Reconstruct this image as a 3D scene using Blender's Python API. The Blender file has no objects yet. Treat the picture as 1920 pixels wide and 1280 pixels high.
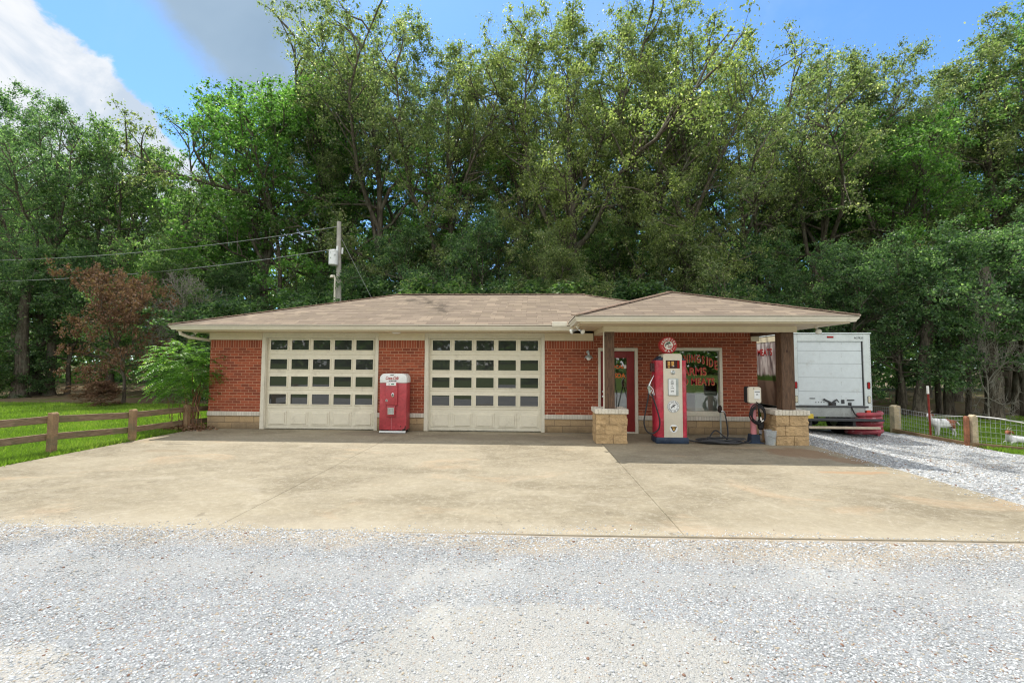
import bpy, bmesh, math, random
import numpy as np
from mathutils import Vector, Matrix, Euler
rad = math.radians
S = bpy.context.scene
COL = S.collection
random.seed(5)

# ------------------------------------------------------------------ camera
cam_d = bpy.data.cameras.new('camera'); cam = bpy.data.objects.new('camera', cam_d); COL.objects.link(cam)
cam_d.sensor_width = 36; cam_d.lens = 820/1920*36; cam_d.clip_end = 900; cam_d.clip_start = .05
cam.location = (0, 0, 1.75)
cam.rotation_euler = (Matrix.Rotation(rad(2.58), 3, 'Z') @ Matrix.Rotation(rad(93.0), 3, 'X') @ Matrix.Rotation(rad(0.3), 3, 'Z')).to_euler()
S.camera = cam
# ------------------------------------------------------------------ light
SUNV = Vector((-0.66, 1.13, 2.75)).normalized()
el = math.asin(SUNV.z); az = math.atan2(SUNV.x, SUNV.y)
sd = bpy.data.lights.new('sun', 'SUN'); sd.energy = 3.4; sd.angle = rad(.53); sd.color = (1, .955, .88)
sun = bpy.data.objects.new('sun', sd); COL.objects.link(sun)
sun.rotation_euler = SUNV.to_track_quat('Z', 'Y').to_euler()
S.view_settings.view_transform = 'Standard'; S.view_settings.look = 'None'
S.view_settings.exposure = 0.80; S.view_settings.gamma = 1
S.cycles.max_bounces = 8; S.cycles.transparent_max_bounces = 8
S.cycles.sample_clamp_indirect = 5; S.cycles.filter_width = 1.15

class NT:
    """tiny helper to wire nodes"""
    def __init__(s, tree): s.t = tree; s.t.nodes.clear()
    def n(s, typ, **kw):
        nd = s.t.nodes.new(typ)
        for k, v in kw.items():
            if k == 'ins':
                for i, val in v.items():
                    if isinstance(val, bpy.types.NodeSocket): s.t.links.new(val, nd.inputs[i])
                    else: nd.inputs[i].default_value = val
            else: setattr(nd, k, v)
        return nd
    def math(s, op, a, b=0.0, c=None, clamp=False):
        d = {0: a, 1: b}
        if c is not None: d[2] = c
        return s.n('ShaderNodeMath', operation=op, use_clamp=clamp, ins=d).outputs[0]
    def ss(s, x, a, b, lo=0.0, hi=1.0):
        nd = s.n('ShaderNodeMapRange', interpolation_type='SMOOTHSTEP', ins={0: x, 1: a, 2: b, 3: lo, 4: hi}); return nd.outputs[0]
    def mix(s, f, a, b, bt='MIX'):
        nd = s.n('ShaderNodeMix', data_type='RGBA', blend_type=bt)
        for i, v in ((0, f), (6, a), (7, b)):
            if isinstance(v, bpy.types.NodeSocket): s.t.links.new(v, nd.inputs[i])
            else: nd.inputs[i].default_value = (tuple(v)+(1,) if isinstance(v, (tuple, list)) and len(v) == 3 else v)
        return nd.outputs[2]
    def noise(s, vec, scale, detail=4, rough=.55, dist=0, out=0):
        d = {'Scale': scale, 'Detail': detail, 'Roughness': rough, 'Distortion': dist}
        if vec is not None: d['Vector'] = vec
        return s.n('ShaderNodeTexNoise', ins=d).outputs[out]
    def link(s, a, b): s.t.links.new(a, b)

# ------------------------------------------------------------------ world: sky with clouds upper left
w = bpy.data.worlds.new('World'); S.world = w; w.use_nodes = True
N = NT(w.node_tree)
sky = N.n('ShaderNodeTexSky', sky_type='NISHITA', sun_disc=False, sun_elevation=el, sun_rotation=az, altitude=200, air_density=1.0, dust_density=.4, ozone_density=3.0)
tc = N.n('ShaderNodeTexCoord').outputs['Generated']
sp = N.n('ShaderNodeSeparateXYZ', ins={0: tc}).outputs
ysafe = N.math('MAXIMUM', sp[1], .02)
u = N.math('DIVIDE', sp[0], ysafe); v = N.math('DIVIDE', sp[2], ysafe)
nz = N.math('SUBTRACT', N.noise(tc, 5.0, 8, .6, .3), .5)
nz2 = N.math('SUBTRACT', N.noise(tc, 2.2, 5, .55, .4), .5)
line = N.math('ADD', N.math('MULTIPLY', u, .72), N.math('MULTIPLY', v, .69))
la = N.math('ADD', line, N.math('ADD', N.math('MULTIPLY', nz, .34), N.math('MULTIPLY', nz2, .12)))
front = N.ss(sp[1], .05, .3)
mA = N.math('MULTIPLY', N.ss(la, -.205, -.228), front)
mA = N.math('MULTIPLY', mA, N.ss(v, .15, .4))
lb = N.math('ADD', line, N.math('MULTIPLY', nz, .14))
mB = N.math('MULTIPLY', N.math('MULTIPLY', N.ss(lb, -.10, -.03), N.ss(N.math('ADD', u, N.math('MULTIPLY', nz, .4)), -.36, -.62)), front)
du = N.math('ADD', u, .805); dv = N.math('SUBTRACT', v, .672)
rr = N.math('SQRT', N.math('ADD', N.math('MULTIPLY', du, du), N.math('MULTIPLY', N.math('MULTIPLY', dv, dv), 1.6)))
mC = N.math('MULTIPLY', N.ss(N.math('ADD', rr, N.math('MULTIPLY', nz, .16)), .05, .015), front)
thin = N.math('MULTIPLY', N.ss(N.noise(tc, 1.6, 6, .6, .8), .52, .75), .25)
shadeA = N.mix(N.ss(N.noise(tc, 5.5, 8, .6, .5), .46, .66), (3.65, 3.75, 3.9), (2.35, 2.75, 3.25))
skyc = N.mix(1.0, sky.outputs[0], (.60, .82, 1.0), 'MULTIPLY')
c0 = N.mix(thin, skyc, (3.0, 3.6, 4.4))
c1 = N.mix(mB, c0, N.mix(N.ss(nz2, -.25, .25), (1.1, 1.6, 2.2), (1.7, 2.25, 2.85)))
c2 = N.mix(N.math('MAXIMUM', mA, mC), c1, shadeA)
# bright broken cumulus added out of view behind the viewer to fill shaded fronts
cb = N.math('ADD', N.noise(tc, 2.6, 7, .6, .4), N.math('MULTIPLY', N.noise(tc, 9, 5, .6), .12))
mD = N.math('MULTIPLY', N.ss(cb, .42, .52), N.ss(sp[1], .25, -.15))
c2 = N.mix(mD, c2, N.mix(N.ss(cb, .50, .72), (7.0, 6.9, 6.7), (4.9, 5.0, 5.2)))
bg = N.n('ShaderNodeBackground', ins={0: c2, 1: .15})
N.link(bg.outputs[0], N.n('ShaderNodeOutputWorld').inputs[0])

# ------------------------------------------------------------------ materials
MATS = {}
def P(name, col, rough=.6, var=.12, vscale=3, bump=.0, bscale=40, metal=0, spec=.5, dirt=None, coat=0):
    """painted / plain surface with noise variation, optional dirt tint and bump"""
    m = bpy.data.materials.new(name); m.use_nodes = True; N = NT(m.node_tree)
    tc = N.n('ShaderNodeTexCoord').outputs['Object']
    n1 = N.noise(tc, vscale, 6, .6); n2 = N.noise(tc, vscale*9, 4, .6)
    f = N.math('ADD', N.math('MULTIPLY', n1, .6), N.math('MULTIPLY', n2, .4))
    lo = tuple(c*(1-var*1.6) for c in col); hi = tuple(min(1, c*(1+var*1.2)) for c in col)
    c = N.mix(N.ss(f, .3, .7), lo, hi)
    if dirt: c = N.mix(N.math('MULTIPLY', N.ss(N.noise(tc, dirt[1], 7, .7), dirt[2], dirt[2]+.14), dirt[3] if len(dirt) > 3 else .8), c, dirt[0])
    b = N.n('ShaderNodeBsdfPrincipled', ins={'Base Color': c, 'Roughness': N.ss(n1, .2, .8, max(0, rough-.1), min(1, rough+.12)), 'Metallic': metal, 'Specular IOR Level': spec, 'Coat Weight': coat})
    if bump:
        bp = N.n('ShaderNodeBump', ins={'Strength': bump, 'Distance': .02, 'Height': N.noise(tc, bscale, 5, .6)}); N.link(bp.outputs[0], b.inputs['Normal'])
    N.link(b.outputs[0], N.n('ShaderNodeOutputMaterial').inputs[0]); MATS[name] = m; return m

def brick_mat(name, bw, bh, c1, c2, mortar, msize=.01, offset=.5, swap=False, bump=.6, rough=.85, stain=None, coarse=0):
    m = bpy.data.materials.new(name); m.use_nodes = True; N = NT(m.node_tree)
    uv = N.n('ShaderNodeUVMap').outputs[0]
    s = N.n('ShaderNodeSeparateXYZ', ins={0: uv}).outputs
    wob = N.math('MULTIPLY', N.math('SUBTRACT', N.noise(uv, 14, 2), .5), .006)
    vec = N.n('ShaderNodeCombineXYZ', ins={0: N.math('ADD', s[1 if swap else 0], wob), 1: N.math('ADD', s[0 if swap else 1], wob)}).outputs[0]
    br = N.n('ShaderNodeTexBrick', offset=offset, ins={'Vector': vec, 'Scale': 1, 'Mortar Size': msize*.5, 'Mortar Smooth': .25, 'Bias': 0, 'Brick Width': bw, 'Row Height': bh, 'Color1': c1+(1,), 'Color2': c2+(1,), 'Mortar': mortar+(1,)})
    tc = N.n('ShaderNodeTexCoord').outputs['Object']
    c = br.outputs[0]
    c = N.mix(N.math('MULTIPLY', N.ss(N.noise(tc, 35, 5, .7), .35, .75), .35), c, tuple(x*.55 for x in c1))
    c = N.mix(N.math('MULTIPLY', N.ss(N.noise(tc, 1.3, 6, .65), .45, .75), .25), c, tuple(x*1.35 for x in c2))
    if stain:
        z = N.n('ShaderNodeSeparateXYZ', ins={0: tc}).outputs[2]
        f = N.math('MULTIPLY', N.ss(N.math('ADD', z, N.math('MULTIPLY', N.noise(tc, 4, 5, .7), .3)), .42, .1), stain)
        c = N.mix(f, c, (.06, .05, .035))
    b = N.n('ShaderNodeBsdfPrincipled', ins={'Base Color': c, 'Roughness': rough, 'Specular IOR Level': .25})
    h = N.math('ADD', N.math('MULTIPLY', N.math('SUBTRACT', 1, br.outputs[1]), 1.0), N.math('MULTIPLY', N.noise(tc, 60, 4, .7), .5))
    if coarse: h = N.math('ADD', h, N.math('MULTIPLY', N.noise(tc, 14, 5, .65), coarse))
    bp = N.n('ShaderNodeBump', ins={'Strength': bump, 'Distance': .012, 'Height': h}); N.link(bp.outputs[0], b.inputs['Normal'])
    N.link(b.outputs[0], N.n('ShaderNodeOutputMaterial').inputs[0]); MATS[name] = m; return m

brick_mat('brick', .213, .0745, (.37, .095, .046), (.20, .052, .030), (.56, .34, .22), .0105)
brick_mat('brick_soldier', .6, .0685, (.36, .092, .046), (.21, .054, .030), (.54, .33, .22), .011, swap=True)
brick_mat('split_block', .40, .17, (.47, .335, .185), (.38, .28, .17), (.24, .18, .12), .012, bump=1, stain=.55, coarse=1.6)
brick_mat('ledge_brick', .5, .068, (.66, .62, .54), (.55, .51, .43), (.36, .33, .28), .008, swap=True, bump=.5)
P('block_face', (.50, .35, .19), .9, .16, 4, 1, 26, dirt=((.16, .11, .06), 3, .56, .6), spec=.2)
P('mortar', (.3, .23, .15), .95, .2, 8, .6, 60)
P('ledge_stone', (.68, .63, .53), .9, .14, 6, .6, 40, dirt=((.32, .27, .2), 5, .55, .6))
P('cream_trim', (.66, .58, .42), .5, .05, 1.4, .05, 30, dirt=((.38, .32, .22), 2.2, .62, .35))
P('gutter_white', (.70, .66, .55), .38, .05, 1.2, dirt=((.42, .37, .28), 2.6, .6, .35))
P('soffit_vinyl', (.64, .55, .40), .6, .05, 2)
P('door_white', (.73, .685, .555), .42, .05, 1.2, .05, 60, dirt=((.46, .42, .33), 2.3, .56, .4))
P('frame_white', (.66, .62, .51), .5, .06, 2, dirt=((.4, .36, .28), 3, .6, .4))
P('red_paint', (.41, .048, .060), .5, .2, 2.2, .1, 50, dirt=((.50, .12, .13), 2.4, .55, .75), coat=.15)
P('red_side', (.46, .022, .05), .45, .25, 3, .1, 50, dirt=((.56, .16, .17), 1.8, .5, .6), coat=.1)
P('red_door', (.22, .014, .014), .45, .12, 2)
P('dark_rust', (.03, .018, .014), .8, .3, 12)
P('cap_white', (.72, .74, .74), .35, .06, 4, dirt=((.4, .38, .33), 5, .62, .5))
P('enamel_cream', (.66, .61, .50), .42, .05, 3, dirt=((.42, .33, .22), 3.5, .6, .4))
P('enamel_white', (.78, .80, .80), .35, .03, 4)
P('navy', (.018, .035, .07), .5, .3, 6, dirt=((.15, .14, .13), 9, .6, .4))
P('pink_paint', (.58, .22, .24), .6, .15, 4, dirt=((.45, .35, .32), 6, .55, .5))
P('rubber', (.012, .012, .014), .55, .2, 8, .1, 40)
P('rubber_grey', (.03, .032, .036), .6, .2, 8)
P('chrome', (.62, .63, .65), .25, .1, 6, metal=1)
P('galvanised', (.42, .46, .45), .45, .12, 8, metal=.6)
P('lamp_glass', (.82, .82, .78), .12, .02, 3)
P('lettering_red', (.42, .018, .018), .4, .05, 3)
P('lettering_gold', (.60, .36, .09), .4, .05, 3)
P('lettering_orange', (.80, .16, .03), .4, .05, 3)
P('lettering_black', (.015, .015, .017), .5, .05, 3)
P('emblem_green', (.02, .12, .06), .5, .05, 3)
P('letter_white', (.80, .78, .72), .5, .05, 3)
P('globe_red', (.46, .035, .035), .4, .1, 5)
P('dial_dark', (.05, .012, .014), .25, .2, 20)
P('dial_amber', (.62, .33, .08), .35, .2, 20)
P('truck_white', (.60, .655, .67), .45, .05, 1.1, dirt=((.34, .33, .29), 2.0, .56, .4))
P('truck_frame', (.58, .63, .62), .4, .08, 3, dirt=((.28, .24, .19), 7, .6, .55))
P('truck_grey', (.33, .35, .34), .45, .15, 3, dirt=((.12, .1, .08), 4, .55, .6), metal=.2)
P('truck_cream', (.74, .66, .46), .5, .06, 3)
P('steel_dark', (.035, .038, .042), .6, .25, 6, dirt=((.1, .07, .05), 5, .55, .5))
P('tail_red', (.34, .01, .015), .2, .1, 8)
P('tail_clear', (.62, .58, .42), .2, .1, 8)
P('orange_red', (.60, .07, .03), .5, .1, 5)
P('hose_red', (.34, .045, .06), .6, .25, 3, .3, 90, dirt=((.48, .32, .32), 4, .5, .7))
P('wood_post', (.28, .185, .10), .9, .2, 5, .8, 40, dirt=((.14, .13, .08), 3, .52, .6))
P('wood_pale', (.50, .41, .27), .9, .2, 5, .6, 40, dirt=((.28, .25, .17), 3, .52, .6))
P('wood_plank', (.52, .44, .33), .85, .15, 4, .4, 40)
P('yellow_paint', (.62, .46, .05), .6, .1, 8)
P('tpost_red', (.30, .045, .03), .7, .2, 8)
P('wire', (.42, .43, .42), .5, .1, 8)
P('firewood', (.30, .125, .065), .9, .3, 9, .5, 40)
P('goat_white', (.74, .74, .73), .9, .06, 9, .6, 60)
P('goat_brown', (.26, .09, .04), .9, .2, 9, .6, 60)
P('goat_dark', (.10, .08, .07), .8, .2, 9)
P('horn', (.3, .26, .2), .6, .1, 9)
P('bucket_grey', (.40, .43, .44), .55, .15, 6, dirt=((.5, .4, .06), 5, .56, .9))
P('interior', (.42, .42, .36), .8, .2, 2)
P('appliance_white', (.72, .75, .72), .35, .03, 3)
P('appliance_dark', (.02, .025, .035), .4, .1, 3)
P('aluminium', (.55, .56, .56), .4, .08, 3, metal=.8)

def custom(name):
    m = bpy.data.materials.new(name); m.use_nodes = True; MATS[name] = m; return NT(m.node_tree)
def fin(N, b): N.link(b.outputs[0] if hasattr(b, 'outputs') else b, N.n('ShaderNodeOutputMaterial').inputs[0])

# dark window glass of the garage doors
N = custom('glass_dark')
b = N.n('ShaderNodeBsdfPrincipled', ins={'Base Color': (.036, .038, .037, 1), 'Roughness': .02, 'IOR': 1.8, 'Specular IOR Level': .5}); 
bp = N.n('ShaderNodeBump', ins={'Strength': .012, 'Distance': .02, 'Height': N.noise(N.n('ShaderNodeTexCoord').outputs['Object'], 2.2, 2)}); N.link(bp.outputs[0], b.inputs['Normal']); fin(N, b)
# clear shop glass
N = custom('glass_clear')
a = N.n('ShaderNodeBsdfTransparent', ins={0: (.80, .86, .80, 1)}); g = N.n('ShaderNodeBsdfGlossy', ins={0: (1, 1, 1, 1), 1: .01})
fin(N, N.n('ShaderNodeMixShader', ins={0: .2, 1: a.outputs[0], 2: g.outputs[0]}))
# roof shingles
N = custom('shingle')
uv = N.n('ShaderNodeUVMap').outputs[0]; tc = N.n('ShaderNodeTexCoord').outputs['Object']
s = N.n('ShaderNodeSeparateXYZ', ins={0: uv}).outputs
vec = N.n('ShaderNodeCombineXYZ', ins={0: s[0], 1: s[1]}).outputs[0]
br = N.n('ShaderNodeTexBrick', offset=.37, ins={'Vector': vec, 'Scale': 1, 'Mortar Size': .008, 'Mortar Smooth': .2, 'Brick Width': .42, 'Row Height': .25, 'Color1': (.25, .194, .138, 1), 'Color2': (.125, .095, .065, 1), 'Mortar': (.10, .07, .05, 1)})
row = N.math('FRACT', N.math('DIVIDE', s[1], .25))
# random thick architectural tabs: dark shadow lines of varying length at each course
cell = N.n('ShaderNodeCombineXYZ', ins={0: N.math('MULTIPLY', s[0], 3.2), 1: N.math('FLOOR', N.math('DIVIDE', s[1], .25))}).outputs[0]
wn = N.n('ShaderNodeTexWhiteNoise', noise_dimensions='2D', ins={0: N.n('ShaderNodeVectorMath', operation='FLOOR', ins={0: cell}).outputs[0]}).outputs[0]
sh = N.math('MULTIPLY', N.ss(row, .50, .42), N.ss(wn, .36, .44))
c = N.mix(N.math('MULTIPLY', sh, .9), br.outputs[0], (.075, .05, .04))
c = N.mix(N.math('MULTIPLY', N.ss(wn, .0, 1), .35), c, (.222, .176, .128))
c = N.mix(N.math('MULTIPLY', N.ss(N.noise(tc, .7, 6, .65), .55, .75), .2), c, (.2, .15, .11))
c = N.mix(N.math('MULTIPLY', N.noise(tc, 120, 3, .7), .3), c, (.265, .222, .17))
b = N.n('ShaderNodeBsdfPrincipled', ins={'Base Color': c, 'Roughness': .92, 'Specular IOR Level': .2})
bp = N.n('ShaderNodeBump', ins={'Strength': .8, 'Distance': .02, 'Height': N.math('ADD', N.math('SUBTRACT', 1, row), N.math('MULTIPLY', wn, .6))}); N.link(bp.outputs[0], b.inputs['Normal']); fin(N, b)
# timber with grain and knots
N = custom('timber_dark')
tc = N.n('ShaderNodeTexCoord').outputs['Object']
st = N.n('ShaderNodeMapping', ins={0: tc, 3: (9, 9, 1.1)}).outputs[0]
gr = N.noise(st, 3.0, 8, .7, 1.2)
vo = N.n('ShaderNodeTexVoronoi', ins={'Vector': N.n('ShaderNodeMapping', ins={0: tc, 3: (3.4, 3.4, 1.9)}).outputs[0], 'Scale': 1.3}).outputs[0]
c = N.mix(N.ss(gr, .3, .7), (.05, .027, .016), (.155, .088, .05))
c = N.mix(N.ss(vo, .13, .05), c, (.04, .018, .01))
b = N.n('ShaderNodeBsdfPrincipled', ins={'Base Color': c, 'Roughness': .8}); bp = N.n('ShaderNodeBump', ins={'Strength': .5, 'Distance': .01, 'Height': gr}); N.link(bp.outputs[0], b.inputs['Normal']); fin(N, b)
# fence rails: horizontal grain
N = custom('timber_rail')
tc = N.n('ShaderNodeTexCoord').outputs['Object']; st = N.n('ShaderNodeMapping', ins={0: tc, 3: (7, 1, 14)}).outputs[0]
gr = N.noise(st, 3.0, 7, .7, .8); big = N.noise(tc, 2.5, 5, .6)
c = N.mix(N.ss(gr, .3, .7), (.13, .085, .048), (.31, .225, .14)); c = N.mix(N.math('MULTIPLY', N.ss(big, .5, .65), .6), c, (.11, .12, .05))
b = N.n('ShaderNodeBsdfPrincipled', ins={'Base Color': c, 'Roughness': .9}); bp = N.n('ShaderNodeBump', ins={'Strength': .6, 'Distance': .01, 'Height': gr}); N.link(bp.outputs[0], b.inputs['Normal']); fin(N, b)
# side picture panel of the truck, metallic reflection streaks painted in above the grass
N = custom('truck_picture_sheen')
tc = N.n('ShaderNodeTexCoord').outputs['Object']; s = N.n('ShaderNodeSeparateXYZ', ins={0: tc}).outputs
strk = N.noise(N.n('ShaderNodeMapping', ins={0: tc, 2: (.5, 0, 0), 3: (1, 3, .6)}).outputs[0], 2.2, 5, .6, .4)
c = N.mix(N.ss(strk, .4, .62), (.26, .20, .19), (.66, .60, .56))
gh = N.math('ADD', s[2], N.math('MULTIPLY', N.math('SUBTRACT', N.noise(N.n('ShaderNodeMapping', ins={0: tc, 3: (1, 9, 1)}).outputs[0], 4, 3), .5), .35))
c = N.mix(N.ss(gh, 1.76, 1.70), c, (.05, .10, .02))
c = N.mix(N.ss(s[2], 1.56, 1.54), c, N.mix(N.noise(tc, 3, 4), (.15, .10, .07), (.22, .15, .11)))
fin(N, N.n('ShaderNodeBsdfPrincipled', ins={'Base Color': c, 'Roughness': .4}))
# bark
N = custom('bark')
tc = N.n('ShaderNodeTexCoord').outputs['Object']; st = N.n('ShaderNodeMapping', ins={0: tc, 3: (5, 5, 1)}).outputs[0]
g1 = N.noise(st, 2.4, 8, .7, .6)
c = N.mix(N.ss(g1, .32, .7), (.055, .045, .035), (.20, .17, .135)); c = N.mix(N.math('MULTIPLY', N.ss(N.noise(tc, 1.5, 5), .5, .68), .6), c, (.17, .19, .14))
b = N.n('ShaderNodeBsdfPrincipled', ins={'Base Color': c, 'Roughness': .95, 'Specular IOR Level': .1}); bp = N.n('ShaderNodeBump', ins={'Strength': 1, 'Distance': .05, 'Height': g1}); N.link(bp.outputs[0], b.inputs['Normal']); fin(N, b)
P('ridge_shingle', (.33, .235, .175), .9, .2, 9, .5, 60)
P('pole_grey', (.42, .40, .36), .9, .15, 4, .4, 40)
P('wire_dark', (.30, .31, .31), .5, .1, 8)
P('twig_grey', (.27, .25, .21), .9, .2, 3)
P('stem_brown', (.22, .11, .06), .9, .2, 3)

def leaf_mat(name, ca, cb, cc, trans=.35, rough=.46, spec=.5):
    N = custom(name)
    at = N.n('ShaderNodeAttribute', attribute_name='tone').outputs['Fac']
    c = N.mix(N.ss(at, 0.0, .55), ca, cb); c = N.mix(N.ss(at, .78, .95), c, cc)
    b = N.n('ShaderNodeBsdfPrincipled', ins={'Base Color': c, 'Roughness': rough, 'Specular IOR Level': spec})
    tcol = N.mix(1.0, c, (2.0, 2.3, 1.15), 'MULTIPLY')
    t = N.n('ShaderNodeBsdfTranslucent', ins={0: tcol})
    fin(N, N.n('ShaderNodeMixShader', ins={0: trans, 1: b.outputs[0], 2: t.outputs[0]}))
leaf_mat('leaf_olive', (.066, .098, .046), (.190, .228, .104), (.42, .40, .25), .50)
leaf_mat('leaf_mid', (.045, .092, .040), (.142, .228, .084), (.38, .40, .22), .50)
leaf_mat('leaf_dark', (.036, .080, .042), (.118, .196, .088), (.30, .40, .20), .50)
leaf_mat('leaf_bright', (.052, .122, .034), (.118, .228, .056), (.30, .42, .16), .52)
leaf_mat('leaf_yellow', (.090, .122, .048), (.215, .252, .100), (.41, .41, .22), .50)
leaf_mat('leaf_sumac', (.05, .115, .028), (.115, .215, .045), (.26, .38, .09), .48)
leaf_mat('leaf_dead', (.11, .060, .040), (.20, .115, .075), (.29, .19, .135), .2, .7, .15)
leaf_mat('grass_blade', (.10, .165, .022), (.155, .24, .036), (.26, .32, .07), .45, .5, .3)

# concrete slab
N = custom('concrete')
tc = N.n('ShaderNodeTexCoord').outputs['Object']; s = N.n('ShaderNodeSeparateXYZ', ins={0: tc}).outputs
flat = N.n('ShaderNodeMapping', ins={0: tc, 3: (1, 1.5, 1)}).outputs[0]
big = N.noise(flat, .42, 7, .62, .6); med = N.noise(flat, 1.7, 8, .66, .5); fine = N.noise(tc, 70, 4, .7)
c = N.mix(N.ss(big, .36, .64), (.158, .132, .084), (.262, .226, .156))
c = N.mix(N.math('MULTIPLY', N.ss(med, .42, .68), .5), c, (.31, .27, .185))
c = N.mix(N.math('MULTIPLY', N.ss(N.noise(flat, 4.5, 8, .75, .3), .50, .68), .45), c, (.215, .175, .11))
c = N.mix(N.math('MULTIPLY', N.ss(N.noise(N.n('ShaderNodeMapping', ins={0: tc, 1: (7, 3, 0), 3: (1, 1.5, 1)}).outputs[0], .55, 5, .6, .8), .56, .68), .40), c, (.40, .28, .165))
st = N.noise(N.n('ShaderNodeMapping', ins={0: tc, 3: (1, 1.8, 1)}).outputs[0], 2.6, 12, .78, .5)
c = N.mix(N.math('MULTIPLY', N.ss(st, .48, .66), .35), c, (.36, .325, .25)); c = N.mix(N.math('MULTIPLY', N.ss(st, .46, .32), .22), c, (.20, .16, .10))
mo = N.noise(tc, 13, 8, .8, .2); c = N.mix(N.math('MULTIPLY', N.ss(mo, .5, .62), .5), c, (.37, .33, .245)); c = N.mix(N.math('MULTIPLY', N.ss(mo, .48, .34), .32), c, (.15, .118, .07))
sc = N.math('ABSOLUTE', N.math('SUBTRACT', N.noise(tc, 1.7, 4, .5, 1.6), .5)); c = N.mix(N.math('MULTIPLY', N.math('MULTIPLY', N.ss(sc, .006, .002), N.ss(N.noise(tc, .8, 5, .7), .52, .62)), .45), c, (.43, .39, .31))
# tyre scuff arcs
def arc(cx, cy, r, wd, a):
    dx = N.math('SUBTRACT', s[0], cx); dy = N.math('SUBTRACT', s[1], cy)
    rr = N.math('SQRT', N.math('ADD', N.math('MULTIPLY', dx, dx), N.math('MULTIPLY', dy, dy)))
    d = N.math('ABSOLUTE', N.math('SUBTRACT', N.math('ADD', rr, N.math('MULTIPLY', N.noise(tc, 1.2, 2), .12)), r))
    return N.math('MULTIPLY', N.math('MULTIPLY', N.ss(d, wd, wd*.4), a), N.ss(N.noise(tc, 2.2, 6, .8), .42, .62))
for (cx, cy, r, wd, a) in ((-5.4, 4.3, 2.3, .13, .5), (-1.2, 3.4, 3.1, .05, .35), (-3.0, 8.0, 2.2, .03, .35), (-3.8, 3.9, 1.6, .02, .5), (3.2, 2.6, 4.0, .03, .4), (4.4, 4.4, 2.6, .02, .45), (1.2, 5.1, 2.0, .015, .5), (6.5, 3.8, 2.9, .02, .45), (-6.4, 7.0, 1.4, .02, .4), (0.2, 9.4, 3.3, .03, .3)):
    c = N.mix(arc(cx, cy, r, wd, a*.55), c, (.42, .38, .30))
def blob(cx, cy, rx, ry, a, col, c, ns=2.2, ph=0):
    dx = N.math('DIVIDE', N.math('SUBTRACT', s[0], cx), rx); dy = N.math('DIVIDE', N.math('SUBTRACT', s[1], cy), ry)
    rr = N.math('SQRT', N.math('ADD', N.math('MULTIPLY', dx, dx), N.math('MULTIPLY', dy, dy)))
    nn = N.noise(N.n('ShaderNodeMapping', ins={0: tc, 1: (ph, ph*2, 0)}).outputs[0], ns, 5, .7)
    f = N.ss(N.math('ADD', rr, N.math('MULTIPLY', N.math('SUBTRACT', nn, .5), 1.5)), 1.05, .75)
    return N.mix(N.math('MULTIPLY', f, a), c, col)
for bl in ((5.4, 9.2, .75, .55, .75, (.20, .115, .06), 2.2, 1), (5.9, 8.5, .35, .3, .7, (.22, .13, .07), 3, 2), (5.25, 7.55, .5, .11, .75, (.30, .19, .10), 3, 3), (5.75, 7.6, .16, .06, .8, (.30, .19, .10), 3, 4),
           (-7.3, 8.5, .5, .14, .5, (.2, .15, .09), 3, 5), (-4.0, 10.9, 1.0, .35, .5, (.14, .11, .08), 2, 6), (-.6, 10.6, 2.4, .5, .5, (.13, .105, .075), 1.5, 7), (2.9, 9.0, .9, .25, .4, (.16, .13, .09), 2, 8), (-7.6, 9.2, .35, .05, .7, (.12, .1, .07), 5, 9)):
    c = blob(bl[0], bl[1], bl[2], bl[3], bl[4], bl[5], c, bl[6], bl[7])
c = N.mix(N.math('MULTIPLY', N.ss(s[1], 5.2, 4.6), .35), c, (.42, .375, .295))
vs = N.n('ShaderNodeTexVoronoi', ins={'Vector': N.n('ShaderNodeVectorMath', operation='ADD', ins={0: tc, 1: N.n('ShaderNodeVectorMath', operation='SCALE', ins={0: N.noise(tc, 6, 4, .6, 0, 1), 'Scale': .25}).outputs[0]}).outputs[0], 'Scale': 1.7})
vr = N.n('ShaderNodeSeparateXYZ', ins={0: vs.outputs['Color']}).outputs
c = N.mix(N.math('MULTIPLY', N.math('MULTIPLY', N.ss(vs.outputs[0], .11, .05), N.ss(vr[0], .55, .6)), .55), c, (.12, .095, .06))
ck = N.math('ABSOLUTE', N.math('SUBTRACT', N.noise(tc, .9, 7, .62, .3), .5))
c = N.mix(N.math('MULTIPLY', N.math('MULTIPLY', N.ss(ck, .0035, .001), N.ss(N.noise(tc, .35, 2), .5, .58)), .7), c, (.11, .09, .06))
c = N.mix(N.math('MULTIPLY', N.ss(fine, .35, .75), .28), c, (.38, .335, .25)); c = N.mix(N.math('MULTIPLY', N.ss(N.noise(tc, 28, 3, .8), .60, .72), .5), c, (.16, .13, .085))
b = N.n('ShaderNodeBsdfPrincipled', ins={'Base Color': c, 'Roughness': .85, 'Specular IOR Level': .3})
bp = N.n('ShaderNodeBump', ins={'Strength': .35, 'Distance': .008, 'Height': N.math('ADD', fine, N.math('MULTIPLY', med, 1.5))}); N.link(bp.outputs[0], b.inputs['Normal']); fin(N, b)

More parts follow.
